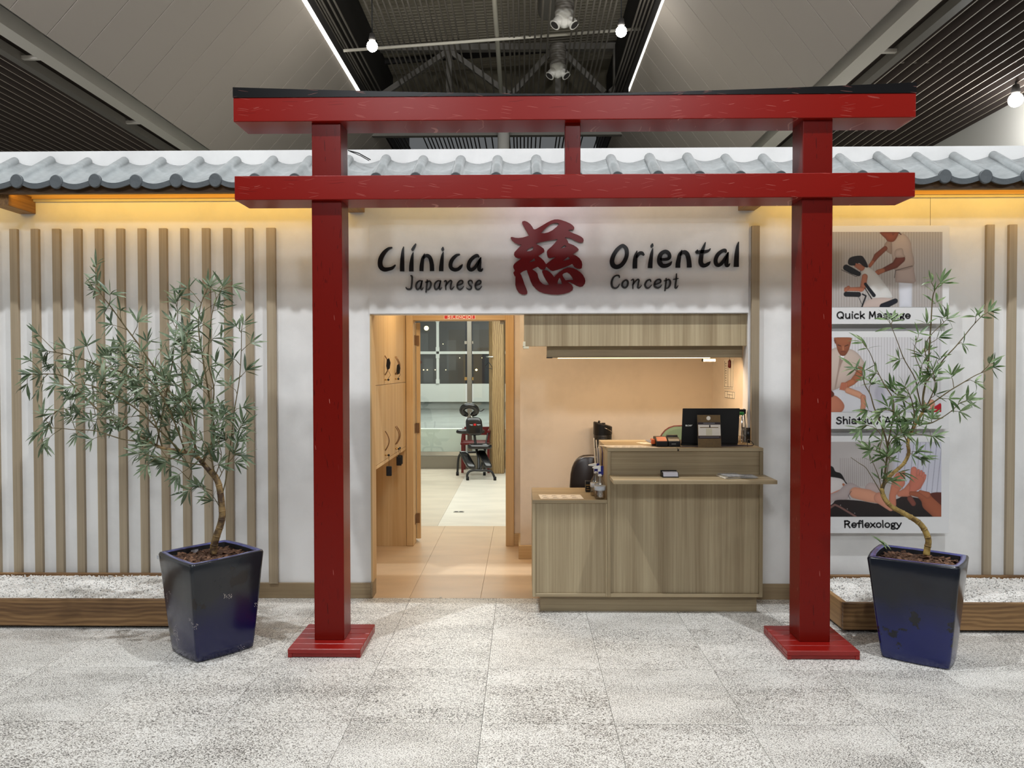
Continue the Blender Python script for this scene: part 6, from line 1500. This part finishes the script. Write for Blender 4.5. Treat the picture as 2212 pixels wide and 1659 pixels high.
# ================================================================== POTTED TREES
def pot(t, top, bot, zt_, mat, rim=.036):
    """square tapered glazed pot from four top and four bottom corners (front, right, back, left order irrelevant)"""
    def ring(c4, z, r, k=4):
        out = []; n = 4
        c4 = [Vector((x, y)) for x, y in c4]
        for i in range(4):
            p = c4[i]; a = (c4[i-1]-p).normalized(); b_ = (c4[(i+1) % 4]-p).normalized()
            p0 = p+a*r; p1 = p+b_*r
            for j in range(k+1):
                u = j/k; out.append(((p0*(1-u)**2+p*2*u*(1-u)+p1*u*u).x, (p0*(1-u)**2+p*2*u*(1-u)+p1*u*u).y, z))
            for u in (.33, .67):                      # gentle outward bow of the sides
                q = p1.lerp(c4[(i+1) % 4]-b_*r, u); nrm = Vector((-b_.y, b_.x)); cen = sum(c4, Vector((0, 0)))/4
                if (q-cen).dot(nrm) < 0: nrm = -nrm
                out.append(((q+nrm*.008).x, (q+nrm*.008).y, z))
        return out
    def lerp4(u): return [(b_[0]*(1-u)+a[0]*u, b_[1]*(1-u)+a[1]*u) for a, b_ in zip(top, bot)]
    cen = (sum(p[0] for p in top)/4, sum(p[1] for p in top)/4)
    def inset(c4, d):
        out = []
        for i in range(4):
            p = Vector(c4[i]); a = (Vector(c4[i-1])-p).normalized(); b_ = (Vector(c4[(i+1) % 4])-p).normalized(); q = p+(a+b_)*d; out.append((q.x, q.y))
        return out
    rings = [ring(inset(lerp4(0), .012), 0.001, .02), ring(lerp4(0.005), .010, .02), ring(lerp4(.12), zt_*.10, .02), ring(lerp4(.45), zt_*.42, .02), ring(lerp4(.8), zt_*.8, .022), ring(lerp4(1.0), zt_-.012, .025), ring(inset(lerp4(1.0), .004), zt_-.002, .025), ring(inset(lerp4(1.0), .012), zt_, .025)]
    n = len(rings[0]); vs = [p for r in rings for p in r]
    fs = [(l*n+k, l*n+(k+1) % n, (l+1)*n+(k+1) % n, (l+1)*n+k) for l in range(len(rings)-1) for k in range(n)]+[tuple(range(n))[::-1]]
    body = MB().add(vs, fs, True).build('pot', mat, t, origin=(cen[0], cen[1], 0))
    rr = [ring(inset(lerp4(1), .012), zt_, .025), ring(inset(lerp4(1), rim-.006), zt_+.001, .022), ring(inset(lerp4(1), rim), zt_-.006, .02), ring(inset(lerp4(.9), rim), zt_-.10, .02)]
    vs = [p for r in rr for p in r]
    MB().add(vs[:3*n], [(l*n+k, l*n+(k+1) % n, (l+1)*n+(k+1) % n, (l+1)*n+k) for l in range(2) for k in range(n)], True).build('rim', 'glaze_rim', body)
    MB().add(vs[2*n:], [(k, (k+1) % n, n+(k+1) % n, n+k) for k in range(n)], True).build('inner_wall', 'pot_inside', body)
    # soil of bark chips
    soil = ring(inset(lerp4(.9), rim-.002), zt_-.045, .02)
    g = MB(); g.mi = 1; g.add(soil, [tuple(range(n))]); r2 = random.Random(5)
    i4 = inset(lerp4(.9), rim+.012)
    for k in range(420):
        u, v = r2.random(), r2.random()
        p = (Vector(i4[0])*(1-u)+Vector(i4[1])*u)*(1-v)+(Vector(i4[3])*(1-u)+Vector(i4[2])*u)*v
        a = r2.uniform(0, PI); l = r2.uniform(.010, .034); w = r2.uniform(.005, .013); th = r2.uniform(.001, .003); tl = r2.uniform(-.5, .5)
        ax = Vector((math.cos(a), math.sin(a), tl)).normalized(); ay = Vector((-math.sin(a), math.cos(a), r2.uniform(-.4, .4))).normalized()
        g.mi = r2.choice((0, 0, 1, 1)); g.obox((p.x, p.y, zt_-.04+r2.uniform(0, .016)), ax*l, ay*w, ax.cross(ay)*th)
    g.build('bark_mulch', ['bark_chip', 'bark_chip_b'], t, kind='stuff')
    return body

def leaf_mesh(name, mat, L_=1.0, Wd=.16, bend=.25, seg=5):
    vs = []; fs = []; 
    for i in range(seg+1):
        u = i/seg; w = Wd*.5*math.sin(PI*min(1, (u*.96+.02)))**.75*(1 if u < .6 else 1-(u-.6)*.5); w = max(w, .004)
        y = u; z = -bend*u*u
        vs += [(-w, y, z+.10*w), (0, y, z-.12*w), (w, y, z+.10*w)]
    for i in range(seg):
        a = 3*i; fs += [(a, a+1, a+4, a+3), (a+1, a+2, a+5, a+4)]
    me = bpy.data.meshes.new(name); me.from_pydata([(x*L_, y*L_, z*L_) for x, y, z in vs], [], fs)
    for p in me.polygons: p.use_smooth = True
    me.materials.append(MATS[mat]); return me
def orient(d, up):
    d = d.normalized(); x = d.cross(up)
    if x.length < .05: x = d.cross(Vector((1, 0, 0)))
    x.normalize(); z = x.cross(d); return Matrix((x, d, z)).transposed()

def grow(t, Y0, branches, leafmat, seed, L0, Wd, twig_step, nleaf, depth_spread, tip_extra=1.0, maxparts=300, sub_len=(.10, .20), cap_count=None, bare=.25):
    """branches: (points (px, py, dy), radius base, radius tip, leafy, number of side twigs or None)"""
    rg = random.Random(seed)
    variants = [leaf_mesh('leaf', leafmat, 1, Wd, b) for b in (.08, .22, .38, -.05)]
    leaves = []; twig = MB()
    cam_dir = Vector((0, -1, 0))
    def cluster(p, d, n, L_):
        spread = rg.uniform(.55, .95)
        d = d.normalized()
        side = d.cross(Vector((0, -1, 0)));
        if side.length < .1: side = Vector((1, 0, 0))
        side.normalize(); nr = side.cross(d)
        roll = rg.uniform(-.7, .7)
        s2 = side*math.cos(roll)+nr*math.sin(roll)
        for i in range(n):
            a = (i/(max(1, n-1))-.5)*2*spread*1.35+rg.uniform(-.12, .12)
            ld = (d*math.cos(a)+s2*math.sin(a)+Vector((0, 0, -.22))+nr*rg.uniform(-.25, .25)).normalized()
            up = (Vector((0, -.7, .7))+Vector((rg.uniform(-.5, .5), rg.uniform(-.5, .5), rg.uniform(-.4, .4)))).normalized()
            base = p+d*rg.uniform(-.012, .006)
            leaves.append((base, ld, up, L_*rg.uniform(.72, 1.15), rg.randrange(4)))
    def twigline(a, b_, r):
        m = (a+b_)/2+Vector((rg.uniform(-.012, .012), rg.uniform(-.012, .012), rg.uniform(.0, .015)))
        twig.tube([a, m, b_], [r, r*.8, r*.5], 5, cap=False)
    for (pts, r0, r1, leafy, k) in branches:
        P = [PY(px, py, Y0+dy) for px, py, dy in pts]
        Q = [Vector(v) for v in catmull([tuple(p) for p in P], 6)]
        rs = [r0+(r1-r0)*(i/(len(Q)-1)) for i in range(len(Q))]
        if r0 > .009:
            mb = MB(); mb.tube(Q, rs, 10)
            # node rings
            acc = 0
            for i in range(1, len(Q)-1):
                acc += (Q[i]-Q[i-1]).length
                if acc > .045:
                    acc = 0; dd = (Q[i+1]-Q[i-1]).normalized(); mb.tube([Q[i]-dd*.004, Q[i], Q[i]+dd*.004], [rs[i]*1.02, rs[i]*(1.16 if t['bark'] == 'trunk_yellow' else 1.07), rs[i]*1.02], 10)
            mb.build('trunk' if r0 > .014 else 'branch', t['bark'], t)
        else: MB().tube(Q, rs, 6).build('branch', 'twig', t)
        if not leafy: continue
        seglen = [0]
        for i in range(1, len(Q)): seglen.append(seglen[-1]+(Q[i]-Q[i-1]).length)
        tot = seglen[-1]; s_ = tot*bare; side = rg.choice((-1, 1))
        def at(s__):
            for i in range(1, len(Q)):
                if seglen[i] >= s__: 
                    u = (s__-seglen[i-1])/max(1e-6, seglen[i]-seglen[i-1]); return Q[i-1].lerp(Q[i], u), (Q[i]-Q[i-1]).normalized()
            return Q[-1], (Q[-1]-Q[-2]).normalized()
        while s_ < tot:
            p, d = at(s_)
            ang = side*rg.uniform(.5, 1.1); side = -side
            perp = Vector((d.z, 0, -d.x)); perp = perp.normalized() if perp.length > .01 else Vector((1, 0, 0))
            depth = rg.uniform(-1, 1)*depth_spread
            td = (d*math.cos(ang)+perp*math.sin(ang)+Vector((0, depth, .1))).normalized()
            l = rg.uniform(*sub_len)*(leafy if isinstance(leafy, float) else 1)
            e = p+td*l; twigline(p, e, .0022)
            cluster(e, td, rg.randint(*nleaf), L0)
            if l > .11 and rg.random() < .75:
                mp_ = p.lerp(e, .55); cluster(mp_, (td+perp*side*.8).normalized(), rg.randint(2, 4), L0*.85)
            s_ += twig_step*rg.uniform(.7, 1.3)/(leafy if isinstance(leafy, float) else 1)**1.2
        p, d = at(tot); cluster(p, d, rg.randint(nleaf[0], nleaf[1]+1), L0*1.05)
        cluster(p-d*.05, (d+Vector((rg.uniform(-.8, .8), 0, rg.uniform(-.5, .5)))).normalized(), 3, L0*.9)
    twig.build('twigs', 'twig', t, kind='stuff')
    rg.shuffle(leaves)
    leaves.sort(key=lambda l: l[0].y-.8*l[3])         # the nearest and largest first become parts
    W0 = world_loc(t)
    for i, (p, d, up, L_, v) in enumerate(leaves[:maxparts]):
        o = bpy.data.objects.new('leaf', variants[v]); COL.objects.link(o); o.parent = t
        M = orient(d, up).to_4x4(); o.rotation_euler = M.to_euler(); o.location = p-W0; o.scale = (L_, L_, L_)
    mb = MB()
    for (p, d, up, L_, v) in leaves[maxparts:]:
        M = orient(d, up); me = variants[v]
        mb.add([p+M@(vv.co*L_) for vv in me.vertices], [tuple(q.vertices) for q in me.polygons], True)
    if mb.v:
        mb.build('foliage', leafmat, t, kind='stuff')
    print('LEAVES', t.name, len(leaves))

# ---- left tree
t = thing('potted_bamboo_tree', 'artificial bamboo tree leaning left out of a mottled dark blue glazed pot', 'potted tree', (-1.785, 4.35, 0))
t['bark'] = 'trunk_brown'
ltop = [(-1.765, 4.026), (-1.495, 4.395), (-1.822, 4.665), (-2.092, 4.335)]
lbot = [(-1.778, 4.119), (-1.551, 4.365), (-1.782, 4.562), (-2.009, 4.316)]
lp = pot(t, ltop, lbot, .56, 'glaze_left')
# price sticker and inner label
p = Vector((-2.075, 4.322, .535)); d = (Vector(ltop[0])-Vector(ltop[3])).normalized(); nrm = Vector((d.y, -d.x, 0))
MB().obox(Vector((ltop[3][0]+d.x*.02, ltop[3][1]+d.y*.02, .532))+nrm*.006, (d.x*.011, d.y*.011, 0), nrm*.0008, (0, 0, .010)).build('price_sticker', 'label_white', lp)
dl = (Vector(ltop[2])-Vector(ltop[3])).normalized(); nn = Vector((dl.y, -dl.x, 0))
MB().obox(Vector((ltop[3][0]+dl.x*.20, ltop[3][1]+dl.y*.20, .525))+nn*.042, (dl.x*.022, dl.y*.022, 0), nn*.0008, (0, 0, .017)).build('inner_label', 'grey_card', lp)
LB = [
 ([(461, 1196, 0), (462, 1180, 0), (468, 1158, 0), (475.5, 1136, 0), (480, 1115, 0), (479, 1092, 0), (476, 1065, 0), (472, 1045, 0), (465, 1030, 0), (455, 1016, 0)], .021, .0165, False, 0),
 ([(465, 1032, 0), (440, 1003, .01), (422, 985, .02), (390, 974, .03), (355, 969, .05), (319, 954, .06)], .0145, .008, .5, 0),
 ([(330, 958, .06), (280, 928, .08), (228, 899, .10), (176, 850, .10), (140, 815, .08), (110, 808, .08), (64, 808, .05)], .006, .002, True, 0),
 ([(436, 1000, 0), (462, 940, -.02), (454, 873, -.04), (445, 815, -.06), (436, 762, -.06), (429, 710, -.05), (433, 661, -.04), (449, 622, -.04)], .006, .002, .8, 0),
 ([(456, 905, -.03), (462, 840, -.04), (450, 780, -.05), (455, 700, -.06), (464, 655, -.06), (482, 618, -.05)], .004, .0016, .6, 0),
 ([(478, 1075, 0), (488, 1035, 0), (498, 960, .01), (506, 889, .02), (517, 820, .02), (521, 762, .03), (522, 710, .02), (526, 698, .02)], .004, .0016, .55, 0),
 ([(338, 964, .05), (350, 900, .05), (368, 808, .06), (374, 770, .06), (377, 736, .08), (384, 680, .08), (380, 655, .08)], .0045, .0016, .5, 0),
 ([(430, 990, .02), (400, 900, .0), (360, 835, -.04), (325, 782, -.07), (300, 745, -.08), (270, 705, -.09), (241, 665, -.10), (222, 640, -.1), (208, 615, -.1)], .006, .002, .8, 0),
 ([(360, 930, .02), (320, 850, .02), (270, 808, 0), (208, 788, -.03), (165, 770, -.05), (125, 762, -.06), (100, 758, -.06)], .0055, .002, .9, 0),
 ([(300, 940, .08), (250, 905, .10), (190, 893, .12), (137, 883, .12), (112, 895, .12)], .004, .0016, .7, 0),
 ([(310, 955, .06), (262, 948, .04), (208, 931, .02), (159, 928, 0), (111, 925, 0), (82, 936, 0)], .004, .0016, .7, 0),
 ([(390, 975, .03), (350, 935, -.06), (290, 880, -.14), (230, 845, -.20), (180, 830, -.22), (150, 838, -.22)], .005, .002, .9, 0),
 ([(400, 975, .03), (372, 900, -.12), (340, 840, -.18), (300, 800, -.22), (262, 775, -.24)], .005, .002, .9, 0),
 ([(420, 985, .02), (420, 915, -.12), (400, 840, -.18), (392, 790, -.2), (395, 745, -.2)], .005, .002, .85, 0),
 ([(350, 965, .05), (330, 900, .16), (290, 850, .22), (250, 810, .26), (235, 770, .26)], .005, .002, .9, 0),
 ([(420, 985, .02), (400, 935, .12), (380, 880, .2), (350, 835, .22), (330, 800, .22)], .005, .002, .9, 0),
 ([(458, 1060, 0), (430, 1050, -.02), (408, 1035, -.04), (384, 1012, -.06), (350, 1000, -.06)], .003, .0015, .5, 0),
 ([(477, 1100, 0), (458, 1070, -.03), (430, 1052, -.05)], .0022, .0014, .35, 0),
 ([(440, 1005, 0), (410, 1000, -.1), (370, 990, -.15), (330, 985, -.16), (300, 980, -.16)], .004, .0016, .8, 0),
 ([(465, 1030, 0), (455, 985, -.1), (440, 955, -.15), (425, 935, -.17)], .004, .0016, .7, 0),
 ([(465, 1030, 0), (478, 985, -.04), (470, 945, -.05), (476, 905, -.05)], .003, .0015, .6, 0),
 ([(470, 1040, 0), (488, 1005, -.02), (505, 985, -.02), (512, 955, -.02)], .0025, .0014, .5, 0),
 ([(430, 760, -.05), (410, 735, -.04), (396, 712, -.04)], .0025, .0014, .45, 0),
 ([(500, 940, .01), (516, 930, .0), (524, 915, 0)], .002, .0014, .4, 0),
]
grow(t, 4.35, LB, 'leaf_left', 11, .092, .15, .042, (5, 7), .55, maxparts=298, sub_len=(.06, .15), bare=.22)

# ---- right tree
t = thing('potted_bamboo_tree', 'artificial bamboo tree with a curved yellow trunk in the right navy pot', 'potted tree', (2.195, 4.293, 0))
t['bark'] = 'trunk_yellow'
rtop = [(2.276, 4.024), (2.483, 4.300), (2.112, 4.582), (1.893, 4.258)]
rbot = [(2.248, 4.064), (2.437, 4.334), (2.166, 4.524), (1.976, 4.254)]
pot(t, rtop, rbot, .56, 'glaze_right')
RB = [
 ([(2001, 1199, 0), (2003, 1185, 0), (2005.5, 1167, 0), (1998, 1146, 0), (1986, 1130, 0), (1967, 1117, 0), (1947, 1106, 0), (1927, 1095, 0), (1915, 1083, 0), (1907, 1068, 0), (1905, 1054, 0)], .0175, .0115, False, 0),
 ([(1905, 1054, 0), (1913, 1040, .01), (1927, 1024, .02), (1941, 1012, .02), (1954, 999, .02), (1963, 978, .02), (1961, 956, .02), (1968, 935, .02), (1981, 910, .02), (1993, 891, .02)], .0105, .008, .35, 0),
 ([(1993, 891, .02), (1994, 857, .02), (2000, 823, 0), (2005, 790, 0), (2008, 744, 0), (2011, 700, 0), (2014, 650, 0), (2019, 628, -.02), (2030, 612, -.03)], .006, .002, .6, 0),
 ([(1906, 1062, 0), (1914, 1006, -.04), (1917, 965, -.05), (1908, 930, -.05), (1899, 905, -.05), (1888, 880, -.05), (1880, 852, -.05), (1868, 830, -.05), (1862, 800, -.05)], .006, .002, .7, 0),
 ([(1917, 965, -.05), (1929, 900, -.06), (1929, 862, -.05), (1910, 830, -.04), (1894, 799, -.03), (1879, 762, -.02), (1862, 738, 0)], .004, .0015, .3, 0),
 ([(1990, 880, .02), (1982, 845, -.02), (1976, 816, -.04), (1953, 776, -.06), (1940, 742, -.06), (1928, 711, -.06), (1920, 690, -.06)], .004, .0015, .35, 0),
 ([(1998, 830, 0), (2020, 800, .02), (2042, 772, .03), (2063, 750, .03), (2083, 726, .03), (2100, 705, .04), (2120, 684, .04), (2136, 673, .04)], .004, .0015, .45, 0),
 ([(1981, 912, .02), (2006, 915, 0), (2033, 903, -.02), (2055, 888, -.03), (2072, 872, -.03), (2090, 864, -.03)], .004, .0015, .5, 0),
 ([(1993, 885, .02), (2022, 865, -.04), (2050, 845, -.08), (2078, 828, -.1), (2105, 812, -.1), (2128, 802, -.1), (2146, 794, -.1)], .004, .0015, .8, 0),
 ([(1968, 935, .02), (1975, 900, -.1), (1968, 860, -.16), (1955, 835, -.18)], .004, .0015, .7, 0),
 ([(1993, 891, .02), (2010, 860, -.12), (2020, 830, -.16), (2015, 800, -.18)], .004, .0015, .8, 0),
 ([(1961, 956, .02), (1945, 925, -.06), (1935, 895, -.08), (1920, 880, -.08)], .004, .0015, .8, 0),
 ([(1993, 891, .02), (1960, 870, .08), (1935, 850, .1), (1925, 838, .1)], .004, .0015, .7, 0),
 ([(2000, 823, 0), (1985, 790, -.03), (1975, 757, -.03), (1985, 722, -.02)], .003, .0014, .4, 0),
 ([(2005, 790, 0), (1998, 750, .03), (2010, 725, .05), (2035, 700, .05), (2045, 690, .05)], .003, .0014, .35, 0),
 ([(1907, 1072, 0), (1892, 1045, -.03), (1881, 1027, -.04), (1870, 1010, -.05), (1855, 1000, -.05), (1838, 988, -.06)], .0025, .0013, False, 0),
 ([(1905, 1060, 0), (1897, 1027, -.03), (1886, 1000, -.05), (1878, 980, -.06), (1877, 974, -.06)], .0025, .0014, .15, 0),
 ([(1917, 965, -.05), (1930, 945, -.1), (1948, 935, -.12)], .003, .0014, .6, 0),
 ([(1912, 1000, -.04), (1900, 975, -.08), (1905, 945, -.1), (1890, 925, -.1), (1872, 918, -.1)], .003, .0014, .6, 0),
 ([(1908, 1060, 0), (1915, 1035, -.06), (1918, 1010, -.08), (1922, 985, -.08)], .003, .0014, .55, 0),
 ([(1963, 978, .02), (1978, 985, 0), (1990, 988, 0)], .002, .0013, .3, 0),
 ([(1968, 935, .02), (1985, 938, -.02), (2004, 940, -.03), (2015, 942, -.03)], .0025, .0013, .5, 0),
]
grow(t, 4.293, RB, 'leaf_right', 23, .080, .18, .062, (4, 7), .5, maxparts=298, sub_len=(.04, .11), bare=.25)
for (px, py, a) in ((1915, 1178, .5), (1925, 1180, .9)):
    o = bpy.data.objects.new('fallen_leaf', leaf_mesh('fallen_leaf', 'leaf_right', .10, .22, .5)); COL.objects.link(o); o.parent = t
    o.location = PY(px, py+8, 4.2)-world_loc(t); o.rotation_euler = (1.0, 0, a)
# a crumb of white litter on the threshold
p = PZ(952, 1293, 0); MB().sphere((p.x, p.y, .008), .009, 8, 6, (1, .7, .8)).build('litter', 'paper', label='tiny crumpled white scrap on the floor at the threshold', cat='litter')
